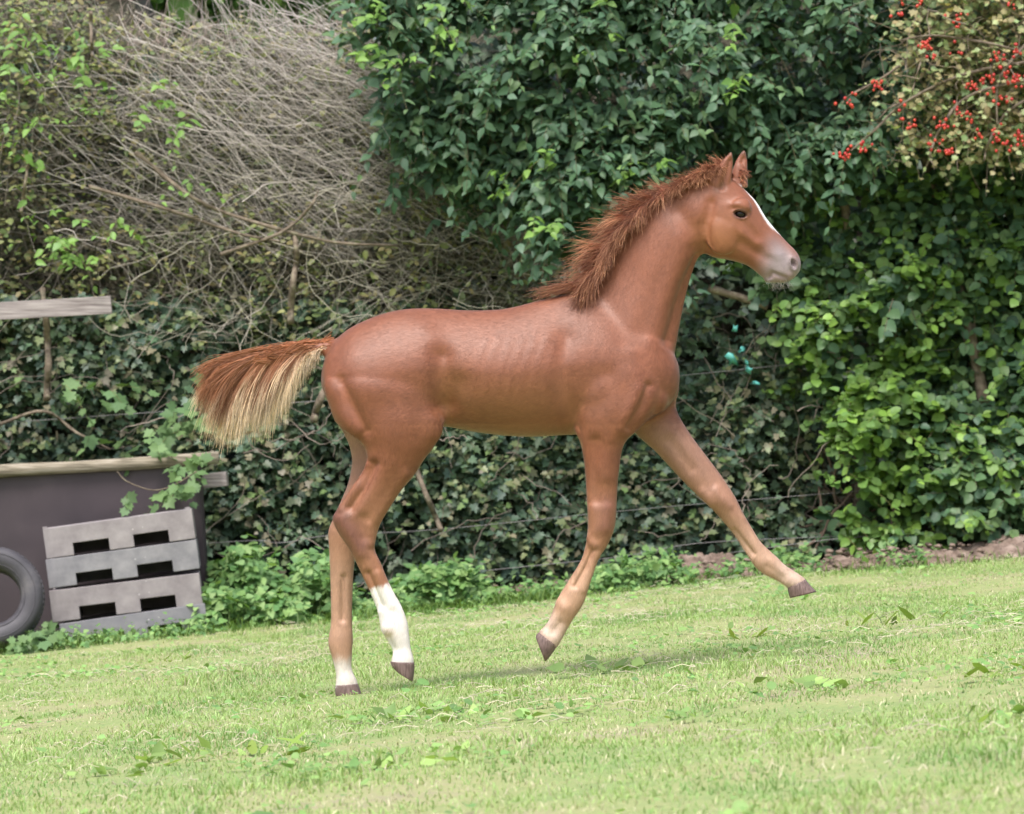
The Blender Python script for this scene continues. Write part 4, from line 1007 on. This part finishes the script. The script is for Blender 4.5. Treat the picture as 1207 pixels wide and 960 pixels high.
# modelling strokes: (polyline px, radius px, height px, side: n near / f far / b both)
ST = [([(668, 400), (664, 430), (667, 465), (678, 505)], 9, -2.6, 'b'), ([(712, 350), (726, 372), (734, 398), (736, 425)], 8, -0.5, 'b'),
      ([(690, 370), (715, 405), (745, 440)], 15, 1.4, 'b'), ([(755, 462), (745, 485), (738, 505)], 7, 2.0, 'n'), ([(765, 455), (757, 478), (742, 505)], 4, -2.6, 'n'),
      ([(822, 305), (806, 335), (795, 370), (787, 400)], 5, -3.0, 'b'), ([(810, 285), (795, 320), (780, 360), (770, 400)], 9, 2.2, 'b'), ([(800, 250), (815, 270), (820, 290)], 8, -2.6, 'b'),
      ([(522, 420), (521, 445), (523, 478)], 9, -5.5, 'b'), ([(540, 455), (533, 480)], 12, -3.0, 'b'), ([(500, 388), (508, 400)], 11, 1.5, 'b'), ([(415, 430), (430, 460)], 18, 2.0, 'b'),
      ([(402, 452), (414, 478), (430, 508)], 6, -3.4, 'n'), ([(390, 450), (400, 480), (418, 508)], 7, 2.0, 'n'), ([(512, 495), (513, 510)], 9, 3.0, 'n'), ([(470, 500), (455, 540)], 16, 2.0, 'n'),
      ([(440, 548), (428, 575), (413, 598)], 4.5, -4.2, 'n'), ([(431, 548), (416, 577), (402, 600)], 3, 1.4, 'n'), ([(478, 560), (458, 590), (443, 612)], 5, 1.5, 'n'),
      ([(402, 612), (414, 632), (424, 652)], 5, 1.3, 'n'), ([(428, 612), (430, 632)], 6, -1.6, 'n'), ([(436, 620), (437, 640)], 4, 1.5, 'n'),
      ([(434, 676), (449, 714)], 3, -2.8, 'n'), ([(446, 676), (462, 714)], 3, 1.2, 'n'), ([(457, 752), (462, 764)], 4, -1.6, 'n'), ([(455, 742)], 5, 1.6, 'n'), ([(402, 560), (398, 590)], 4, -1.5, 'f'),
      ([(702, 520), (701, 555), (703, 590)], 5, -1.8, 'n'), ([(718, 520), (716, 560)], 7, 1.4, 'n'), ([(700, 600), (700, 625)], 5, 1.2, 'n'), ([(716, 600), (714, 622)], 5, 1.4, 'n'), ([(698, 648), (690, 668), (678, 690)], 2.6, -2.8, 'n'), ([(705, 655), (697, 675), (688, 695)], 3, 1.2, 'n'), ([(656, 708), (664, 716)], 5, 1.6, 'n'), ([(660, 735), (652, 745)], 4.5, -1.8, 'n'), ([(694, 634), (700, 642)], 4, 1.5, 'n'),
      ([(790, 520), (815, 552)], 6, -1.6, 'n'), ([(850, 590), (842, 585)], 6, 1.5, 'n'), ([(866, 626), (887, 652)], 2.6, -2.6, 'n'), ([(828, 580), (838, 592)], 4, 1.6, 'n'), ([(845, 578), (858, 596)], 4, 1.5, 'n'), ([(905, 668), (922, 680)], 4, -1.4, 'n'), ([(405, 680), (404, 730)], 2.6, -2.4, 'n'),
      # head
      ([(838, 240), (832, 265), (836, 292)], 4.5, -2.4, 'b'), ([(866, 268), (880, 280), (893, 287)], 4, 0.8, 'b'), ([(876, 287), (890, 297), (905, 303)], 5, -2.0, 'b'), ([(876, 262), (886, 272), (892, 280)], 4, -1.4, 'b'),
      ([(862, 241), (872, 241), (882, 247)], 3, 1.3, 'b'), ([(850, 232), (862, 231)], 6, -0.6, 'b'), ([(906, 329), (910, 322), (918, 325), (926, 328)], 1.8, -1.9, 'b'), ([(905, 300), (922, 302)], 4, 1.0, 'b'),
      ([(925, 302), (930, 320)], 3, -1.0, 'b')]
for k in range(7):                                    # ribs, faint
    x0 = 562 + k * 14
    ST.append(([(x0 + 14, 400), (x0 + 5, 425), (x0, 458)], 3.2, 0.22, 'b'))
for pts, rad, h, side in ST:
    n = normals(co); px, py = px_of(co)
    d = seg_dist(px, py, pts)
    w = np.exp(-(d / (rad * 1.38)) ** 2)
    s = np.abs(n[:, 1])
    m = smooth01(0.1, 0.55, s)
    if side == 'n': m = m * (n[:, 1] < 0)
    if side == 'n' and pts[0][0] < 760: m = m * (co[:, 1] < 0.005) if pts[0] != (405, 680) else m
    if side == 'f': m = m * (n[:, 1] < 0) * (co[:, 1] > 0)
    co = co + n * (w * m * h * 1.35 * S)[:, None]
co = relax(co, 5, np.where(fine, 0.35, 0.9)[:, None])
ck = 0.9 * np.exp(-((px - 842) ** 2 + (py - 280) ** 2) / 700)
for _ in range(14): co = co + ck[:, None] * 0.5 * (lap(co) - co)
# nostrils and eye sockets
n = normals(co); px, py = px_of(co)
for sx, sgn in ((-1, -1), (1, 1)):
    side = (co[:, 1] * sgn > 0)
    ux, uy = px - 936, py - 311
    a = ux * math.cos(R(-15)) + uy * math.sin(R(-15)); b_ = -ux * math.sin(R(-15)) + uy * math.cos(R(-15))
    w = np.exp(-((a / 2.6) ** 2 + (b_ / 5.5) ** 2) ** 1.5)
    co[:, 1] -= side * w * sgn * 6 * S
    co[:, 0] -= side * w * 2 * S
    rim = np.exp(-((np.hypot(a / 2.6, b_ / 5.5) - 1.5) / 0.5) ** 2) * (np.hypot(a, b_) < 12)
    co += n * (side * rim * 0.8 * S)[:, None]
    ex, ey = px - 872.5, py - 252.5
    a = ex * math.cos(R(12)) + ey * math.sin(R(12)); b_ = -ex * math.sin(R(12)) + ey * math.cos(R(12))
    rr = np.hypot(a / 7.4, b_ / 4.3)
    w = 1 - smooth01(0.75, 1.05, rr)
    co[:, 1] -= side * w * sgn * 6.5 * S * (np.abs(co[:, 1]) > 0.02)
    lid = np.exp(-((rr - 1.22) / 0.22) ** 2) * (np.hypot(a, b_) < 18) * np.where(b_ < 0, 1.5, 0.9)
    co += n * (side * lid * 1.1 * S * (np.abs(co[:, 1]) > 0.02))[:, None]
# hollow of the ears, opening forwards and outwards
n = normals(co); px, py = px_of(co)
d = seg_dist(px, py, [(851, 222), (857, 204), (861, 190)])
co += n * (-(np.exp(-(d / 3.5) ** 2)) * 3.2 * S * (co[:, 1] < -0.02) * (n[:, 1] < -0.3) * (n[:, 0] > -0.4) * (py < 226))[:, None]
d = seg_dist(px, py, [(874, 218), (874, 204), (876, 188)])
co += n * (-(np.exp(-(d / 4.0) ** 2)) * 3.5 * S * (co[:, 1] > 0.02) * (n[:, 1] < -0.2) * (py < 219))[:, None]
n = normals(co); px, py = px_of(co)
near = co[:, 1] < 0

# coat colour
coat = np.tile(np.array([0.246, 0.086, 0.043]), (nv, 1))
def blend(col, c, w):
    w = np.clip(w, 0, 1)[:, None]
    return col * (1 - w) + np.array(c) * w
nz = 0.6 * fbm(px / 23, py / 23 + co[:, 1] * 30, 3) + 0.4 * fbm(px / 70, py / 60 + co[:, 1] * 20, 4)
nf = fbm(px / 4.5, py / 7 + co[:, 1] * 90, 9)
leg_ = smooth01(500, 530, py)
streak = (1 - leg_) * fbm((px * .93 + py * .36) / 11, (py * .93 - px * .36) / 2.1, 51, 2) + leg_ * fbm(px / 2.1, py / 11, 52, 2)
coat = coat * (0.80 + 0.40 * nz)[:, None] * (0.93 + 0.14 * nf)[:, None] * (0.95 + 0.10 * streak)[:, None]
coat = blend(coat, (0.29, 0.112, 0.040), 0.75 * np.exp(-(((px - 848) / 30) ** 2 + ((py - 278) / 26) ** 2)))                     # golden cheek
coat = blend(coat, (0.40, 0.22, 0.12), 0.5 * smooth01(495, 515, py) * (px > 520) * (px < 690) * (n[:, 2] < -0.2))               # belly
coat = blend(coat, (0.27, 0.118, 0.047), 0.6 * np.exp(-((px - 610) / 85) ** 2 - ((py - 482) / 34) ** 2))                                # golden lower ribs and flank
coat = blend(coat, (0.27, 0.115, 0.046), 0.55 * np.exp(-((px - 536) / 20) ** 2 - ((py - 462) / 32) ** 2))
coat = blend(coat, (0.42, 0.25, 0.18), 0.6 * smooth01(485, 520, py) * (co[:, 1] > 0.01) * (n[:, 1] < 0.1) * ((px > 745) | (px < 440)))       # pale inner side of the far legs
legp = smooth01(530, 640, py)
coat = blend(coat, (0.42, 0.21, 0.115), 0.62 * legp)
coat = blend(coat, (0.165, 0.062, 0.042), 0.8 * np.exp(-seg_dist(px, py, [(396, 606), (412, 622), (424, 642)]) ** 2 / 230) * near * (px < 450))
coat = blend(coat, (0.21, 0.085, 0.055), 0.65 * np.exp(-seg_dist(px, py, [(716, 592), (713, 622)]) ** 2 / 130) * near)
coat = blend(coat, (0.55, 0.36, 0.25), 0.75 * smooth01(590, 650, py) * (px > 850))
coat = blend(coat, (0.54, 0.34, 0.22), 0.75 * smooth01(630, 690, py) * (px > 600) * (px < 720))
coat = blend(coat, (0.50, 0.30, 0.20), 0.7 * smooth01(630, 690, py) * (~near) * (px < 430))
jag = 6 * (fbm(px / 5.0, co[:, 1] * 120, 21) - 0.5)
d_sock = (py - (691 - 0.30 * (px - 445))) + jag
cream = (0.80, 0.74, 0.69)
coat = blend(coat, cream, smooth01(-1.5, 2.5, d_sock) * near * (px < 500) * (py > 640))
coat = blend(coat, (0.62, 0.47, 0.37), 0.75 * np.exp(-(((px - 458) / 8) ** 2 + ((py - 746) / 8) ** 2)) * near)
coat = blend(coat, (0.76, 0.68, 0.62), smooth01(768, 786, py + 8 * (nf - 0.5)) * (~near) * (px < 430))
coat = blend(coat, (0.62, 0.49, 0.40), 0.65 * smooth01(14, -12, (px - 655) * 0.75 - (py - 728) * 0.65 + 8 * (nf - .5)) * (px > 600) * (px < 720) * (py > 690))
coat = blend(coat, (0.62, 0.48, 0.39), 0.6 * smooth01(905, 930, px + 8 * (nf - .5)) * (py > 600))
# muzzle, blaze, eye rim, ears
mz = smooth01(884, 918, px + 0.35 * (py - 310)) * (py < 345) * smooth01(-24, 6, (py - 290) - 0.9 * (px - 915))
coat = blend(coat, (0.29, 0.235, 0.235), 0.95 * mz * (px > 870))
coat = blend(coat, (0.10, 0.065, 0.065), 0.8 * np.exp(-(((px - 936) / 4.0) ** 2 + ((py - 311) / 6.5) ** 2)))
coat = blend(coat, (0.30, 0.20, 0.18), 0.7 * np.exp(-seg_dist(px, py, [(910, 324), (920, 328), (932, 326)]) ** 2 / 30))
bl = np.abs(co[:, 1]) / S
face = (n[:, 0] * 0.75 + n[:, 2] * 0.65)
blw = np.interp(px, [868, 874, 884, 895, 905, 914, 922], [0, 3.0, 6.5, 8.5, 8, 5, 0]) + 2.6 * (nf - 0.5)
coat = blend(coat, (0.86, 0.82, 0.80), smooth01(2.0, -1.6, bl - blw) * smooth01(0.1, 0.4, face) * (px > 868) * (px < 924) * (py < 300))
coat = blend(coat, (0.09, 0.05, 0.045), 0.65 * np.exp(-(np.maximum(np.hypot((px - 872.5) / 9.2, (py - 252.5) / 6.6) - 0.75, 0) / 0.25) ** 2) * (np.abs(co[:, 1]) > 0.03))
coat = blend(coat, (0.13, 0.07, 0.045), 0.5 * np.exp(-seg_dist(px, py, [(846, 224), (852, 218)]) ** 2 / 18) * near)
coat = blend(coat, (0.10, 0.06, 0.04), smooth01(186, 179, py) * (px > 855) * 0.6)
body_me.vertices.foreach_set('co', co.astype(np.float32).ravel()); body_me.update()
body_me.polygons.foreach_set('use_smooth', np.ones(len(body_me.polygons), bool))
set_col(body_me, coat)
body_me.materials.clear()

M_coat = mat_tint('coat', rough=0.49, spec=0.48, noise=(45, 0.05), sheen=0.12, bump=(420, 0.12, (0.5, 1, 0.5)))
M_hair = mat_tint('hair', rough=0.5, spec=0.4, transl=0.12)
# cheek blended into the jaw
M_hoof = mat_ramp('hoof', [(0.3, (0.10, 0.065, 0.058)), (0.7, (0.22, 0.15, 0.135))], scale=(30, 30, 6), nscale=6, rough=0.55, bump=0.3, bdist=0.002)
foal = empty('foal', (0, 0, float(gz(0, 0))))
fo = np.array(foal.location)
tag(foal, 'chestnut foal with white blaze trotting to the right across the grass', 'foal')
def fpart(name, me, mat, parent=None):
    o = link(name, me, mat, parent or foal)
    o.location = -Vector(fo) if parent is None else (0, 0, 0)
    return o
body = fpart('body', body_me, M_coat)
for st, lab in (([(488.5, 781, 460, 780, 11.5, -28), (488.5, 790, 461.5, 785, 12, -28), (487.5, 799, 465, 789.5, 12, -28), (486.5, 803.5, 467, 791.5, 11.5, -28)], 'dark hoof under the white sock, lifted'),
                ([(422, 806, 395.5, 808, 11.5, 29), (424.5, 813, 395, 815, 12.5, 29), (427, 821.5, 396, 823.5, 13, 29)], None),
                ([(657, 762, 635, 745.5, 11.5, -27), (652, 769, 632.5, 748, 12, -27), (646, 777, 631.5, 751, 12, -27), (642.5, 780, 632, 753.5, 10.5, -27)], None),
                ([(949.5, 683, 928.5, 692.5, 11.5, 26), (955, 690, 929, 698, 12.5, 26), (962.5, 697.5, 931, 705, 12.5, 26)], None)):
    v, q, t = loft(st, 24, 4)
    h = fpart('hoof', mesh_np('hoof', v, [q, t]), M_hoof)
    if lab: h['label'] = lab
# short coat hair lying along the body, one fine tapering sliver each
r_ = np.random.default_rng(77)
body_me.calc_loop_triangles()
tri = np.empty(len(body_me.loop_triangles) * 3, np.int32); body_me.loop_triangles.foreach_get('vertices', tri); tri = tri.reshape(-1, 3)
ar = np.linalg.norm(np.cross(co[tri[:, 1]] - co[tri[:, 0]], co[tri[:, 2]] - co[tri[:, 0]]), axis=1)
NH = 420000
pk = r_.choice(len(tri), NH, p=ar / ar.sum())
vi = tri[pk, r_.integers(3, size=NH)]
bw = r_.dirichlet((1, 1, 1), NH)
hp = (co[tri[pk]] * bw[..., None]).sum(1)
hn = n[vi]
hx, hy = px[vi], py[vi]
flow = np.tile(np.array([-0.9, 0.0, -0.35]), (NH, 1))
flow = np.where((hy > 500)[:, None], np.array([-0.25, 0, -1.0]), flow)
flow = np.where(((hx > 690) & (hy < 440) & (hx < 830))[:, None], np.array([-0.55, 0, -0.75]), flow)
flow = np.where(((hx >= 830) & (hy < 345))[:, None], np.array([-0.85, 0, 0.35]), flow)
flow = flow + r_.normal(size=(NH, 3)) * 0.09 + 0.35 * np.stack([fbm(hx / 30, hy / 30, 5) - .5, 0 * hx, fbm(hx / 30, hy / 30, 15) - .5], -1)
flow = norm(flow - hn * (flow * hn).sum(1, keepdims=True))
fine_h = (hx > 828) & (hy < 345)
hl = np.where(fine_h, 0.006, 0.0125) * r_.uniform(0.6, 1.3, size=NH)
keep = ~((np.hypot((hx - 872.5) / 12, (hy - 252.5) / 8) < 1.0))
tipv = hp + flow * hl[:, None] + hn * (hl * r_.uniform(0.01, 0.075, size=NH))[:, None]
sidev = np.cross(flow, hn) * 0.00042
V_ = np.stack([hp - sidev, hp + sidev, tipv], 1)[keep].reshape(-1, 3)
hc = np.repeat((coat[vi] * np.exp(r_.normal(size=(NH, 1)) * 0.10))[keep], 3, axis=0)
ch_me = mesh_np('coat_hair', V_, [np.arange(len(V_)).reshape(-1, 3)], hc)
ch_me.normals_split_custom_set_from_vertices(np.repeat(hn[keep], 3, axis=0).tolist())
fpart('coat_hair', ch_me, M_coat, body)['kind'] = 'stuff'
# eyes
m, t_, N_, L_, b_ = mat_new('eye'); b_.inputs['Base Color'].default_value = (0.016, 0.010, 0.009, 1); b_.inputs['Roughness'].default_value = 0.16; b_.inputs['IOR'].default_value = 1.45
M_eye = m
for sgn in (-1, 1):
    sel = (np.hypot(px - 872.5, py - 252.5) < 3) & (co[:, 1] * sgn > 0.02)
    yb = np.abs(co[sel, 1]).mean() if sel.any() else 0.05
    bm = bmesh.new(); bmesh.ops.create_uvsphere(bm, u_segments=24, v_segments=16, radius=9.5 * S)
    me = bpy.data.meshes.new('eye'); bm.to_mesh(me); bm.free()
    me.polygons.foreach_set('use_smooth', np.ones(len(me.polygons), bool))
    e = fpart('eye', me, M_eye, body)
    p = P(872.5, 252.5, sgn * (yb + 3.4 * S - 9.5 * S + 0.0))
    e.location = Vector(p)

# hair: locks of strands, each strand a thin tapering tube
def strands(name, guides, per, spread, tipspread, r0, colf, seed, parent=None, K=9):
    """guides: list of (K,3) arrays"""
    r_ = np.random.default_rng(seed)
    G = np.stack(guides)                      # (n,K,3)
    n = len(G)
    G = np.repeat(G, per, axis=0)
    t = np.linspace(0, 1, G.shape[1])
    off0 = r_.normal(size=(len(G), 1, 3)) * spread
    off1 = r_.normal(size=(len(G), 1, 3)) * tipspread
    ln = r_.uniform(0.7, 1.05, size=(len(G), 1, 1))
    root = G[:, :1]
    wob = np.sin(t[None, :, None] * r_.uniform(3, 9, size=(len(G), 1, 1)) + r_.uniform(0, 6, size=(len(G), 1, 3))) * 0.0042 * t[None, :, None]
    Pp = root + (G - root) * ln + off0 * (1 - 0.55 * np.sin(np.pi * t))[None, :, None] * (1 - t)[None, :, None] + off1 * (t ** 1.5)[None, :, None] + wob
    rad = r0 * (1 - 0.8 * t ** 2)[None] * r_.uniform(0.7, 1.2, size=(len(G), 1))
    col = colf(Pp, t, r_)
    v, q, c = tubes(Pp, rad, 3, col)
    return fpart(name, mesh_np(name, v, [q], c), M_hair, parent)

def bez(a, b, c, K=9, d=None):
    t = np.linspace(0, 1, K)[:, None]
    if d is None: return (1 - t) ** 2 * a + 2 * t * (1 - t) * b + t * t * c
    return (1 - t) ** 3 * a + 3 * t * (1 - t) ** 2 * b + 3 * t * t * (1 - t) * c + t ** 3 * d

# tail
r_ = np.random.default_rng(5)
guides = []
lowx = [228, 235, 260, 290, 320, 335, 352, 362, 378, 390]; lowy = [470, 520, 530, 524, 514, 490, 463, 440, 422, 412]
for i in range(250):
    s = r_.uniform(0, 1) ** 0.85
    rx = 392 - s * 86; ry = 404 + s * 14 + r_.uniform(-3, 8)
    tx = 366 - (s ** 0.9) * 128 + r_.normal() * 9; tx = float(np.clip(tx, 231, 366))
    low = np.interp(tx, lowx, lowy)
    top = np.interp(tx, [232, 262, 300, 345, 380], [444, 432, 420, 408, 404])
    f = r_.uniform(0, 1) ** 0.33
    ty = top + 6 + (low - top - 6) * f
    if r_.random() < 0.12: tx, ty = r_.uniform(230, 250), r_.uniform(436, 480)
    yy = r_.normal() * 6 * S
    a = P(rx, ry, r_.normal() * 3 * S)
    cx = rx - (rx - tx) * 0.62 - 6; cy = ry + max(ty - ry, 0) * 0.10
    b = P(rx - (rx - tx) * 0.35, ry + (ty - ry) * 0.05 - 2, yy * 0.5); c = P(tx + (rx - tx) * 0.16 - 3, ry + (ty - ry) * 0.42, yy); d = P(tx, ty, yy * 1.3)
    guides.append(bez(a, b, c, 9, d))
def tail_col(Pp, t, r_):
    n_, K, _ = Pp.shape
    x, y = px_of(Pp.reshape(-1, 3)); x = x.reshape(n_, K); y = y.reshape(n_, K)
    low = np.interp(x, lowx, lowy); top = np.interp(x, [232, 262, 300, 345, 380], [444, 432, 420, 408, 404])
    rel = (y - top) / np.maximum(low - top, 12)
    lock = np.repeat(r_.normal(size=(n_ // 30 + 1, 1)), 30, axis=0)[:n_]
    k = smooth01(0.22, 0.66, rel + 0.13 * lock + 0.06 * r_.normal(size=(n_, 1)) - 0.12 * (x < 275))
    k = np.clip(k + 0.35 * smooth01(335, 370, x) * (rel > 0.3), 0, 1)
    dark = np.array([0.44, 0.185, 0.09]); blond = np.array([0.84, 0.68, 0.48])
    br = np.exp(0.28 * lock + 0.12 * r_.normal(size=(n_, 1)))[..., None]
    return (dark * (1 - k[..., None]) + blond * k[..., None]) * np.clip(br, 0.55, 1.5)
strands('tail', guides, 30, 2.8 * S, 3.4 * S, 0.42 * S, tail_col, 11)

# mane
guides = []
crest = np.array([(852, 198), (838, 201), (814, 211), (786, 227), (760, 248), (740, 272), (724, 300), (708, 325), (692, 344)], float)
crest_c = catmull(crest, 8)
for i in range(380):
    s = r_.uniform(0, 1)
    rx, ry = crest_c[int(s * (len(crest_c) - 1))]
    side = r_.random()
    L = np.interp(s, [0, 0.12, 0.3, 0.5, 0.7, 0.88, 1], [14, 19, 28, 48, 60, 52, 34]) * r_.uniform(0.3, 1.25)
    nrm_a = np.interp(s, [0, 0.3, 0.6, 1], [R(118), R(135), R(150), R(165)])          # outwards from the crest
    if side < (0.42 if s < .35 else 0.6):                                     # stands up and blows back over the crest
        flat_ = smooth01(0.5, 0.25, s); L = L * (1 - 0.4 * flat_)
        a1 = nrm_a + R(38) * flat_ + r_.normal() * 0.25; a2 = nrm_a + R(55) + R(22) * flat_ + r_.normal() * 0.3
        yy = r_.normal() * 5 * S; f = 0.62
        b = np.array([rx + math.cos(a1) * L * .45, ry - math.sin(a1) * L * .45]); c = b + np.array([math.cos(a2), -math.sin(a2)]) * L * .45
        guides.append(bez(P(rx, ry + 2, r_.normal() * 3 * S), P(*b, yy), P(*c, yy * 1.5)))
    else:                                               # falls down the near side of the neck
        a1 = nrm_a + R(30) + r_.normal() * 0.2; a2 = np.interp(s, [0, 0.35, 0.6, 1], [R(250), R(258), R(250), R(240)]) + r_.normal() * 0.38
        b = np.array([rx + math.cos(a1) * L * .33, ry - math.sin(a1) * L * .33]); c = b + np.array([math.cos(a2), -math.sin(a2)]) * L * .60
        wn = np.interp(s, [0, 0.5, 1], [17, 22, 26])
        guides.append(bez(P(rx, ry + 2, -4 * S), P(*b, -(wn * 0.75) * S), P(*c, -(wn + 3 + 4 * r_.random()) * S)))
for i in range(16):                                     # lock blown back over the withers
    ty = r_.uniform(344, 352); tx = r_.uniform(622, 650)
    guides.append(bez(P(700 + r_.normal() * 6, 336 + r_.normal() * 4, -6 * S), P(672, 335 + r_.normal() * 3, -8 * S), P(tx, ty, -5 * S)))
def mane_col(Pp, t, r_):
    n_, K, _ = Pp.shape
    lock = np.repeat(r_.normal(size=(n_ // 18 + 1, 1)), 18, axis=0)[:n_]
    k = (smooth01(0.45, 1.0, t)[None] * (0.5 + 0.35 * lock)).clip(0, 1)[..., None]
    base = np.array([0.30, 0.10, 0.052]); tip = np.array([0.64, 0.34, 0.19])
    return (base * (1 - k) + tip * k) * np.clip(np.exp(0.26 * lock + 0.15 * r_.normal(size=(n_, 1))), 0.5, 1.6)[..., None]
strands('mane', guides, 18, 2.3 * S, 5.2 * S, 0.34 * S, mane_col, 12)
# forelock, ear tufts
guides = []
for i in range(14):
    x0 = r_.uniform(852, 864); y0 = 202 + (x0 - 852) * .6
    guides.append(bez(P(x0, y0, r_.normal() * 4 * S), P(x0 - 4, y0 - 14, r_.normal() * 5 * S), P(x0 - 16 + r_.normal() * 6, y0 - 18 + r_.normal() * 5, r_.normal() * 5 * S)))
for i in range(16):
    x0 = r_.uniform(870, 876); y0 = r_.uniform(200, 216)
    guides.append(bez(P(x0, y0, 6 * S), P(x0 + 5, y0 - 2, 2 * S), P(x0 + 7 + r_.normal() * 2, y0 + 3 + r_.normal() * 2, 1 * S)))
strands('forelock', guides, 10, 1.2 * S, 1.8 * S, 0.4 * S, mane_col, 13, body)
# whiskers under the chin, pale
guides = []
for i in range(36):
    x0 = r_.uniform(903, 930); y0 = np.interp(x0, [903, 912, 932], [330, 334, 330]) - 2
    guides.append(bez(P(x0, y0, r_.normal() * 7 * S), P(x0 + r_.normal() * 2, y0 + 6, r_.normal() * 7 * S), P(x0 + 2 + r_.normal() * 4, y0 + r_.uniform(6, 13), r_.normal() * 8 * S)))
def whisk_col(Pp, t, r_):
    return np.broadcast_to(np.array([0.72, 0.66, 0.62]), Pp.shape) * r_.uniform(0.6, 1.1, size=(len(Pp), 1, 1))
strands('whiskers', guides, 3, 1.0 * S, 2.0 * S, 0.15 * S, whisk_col, 14, body)
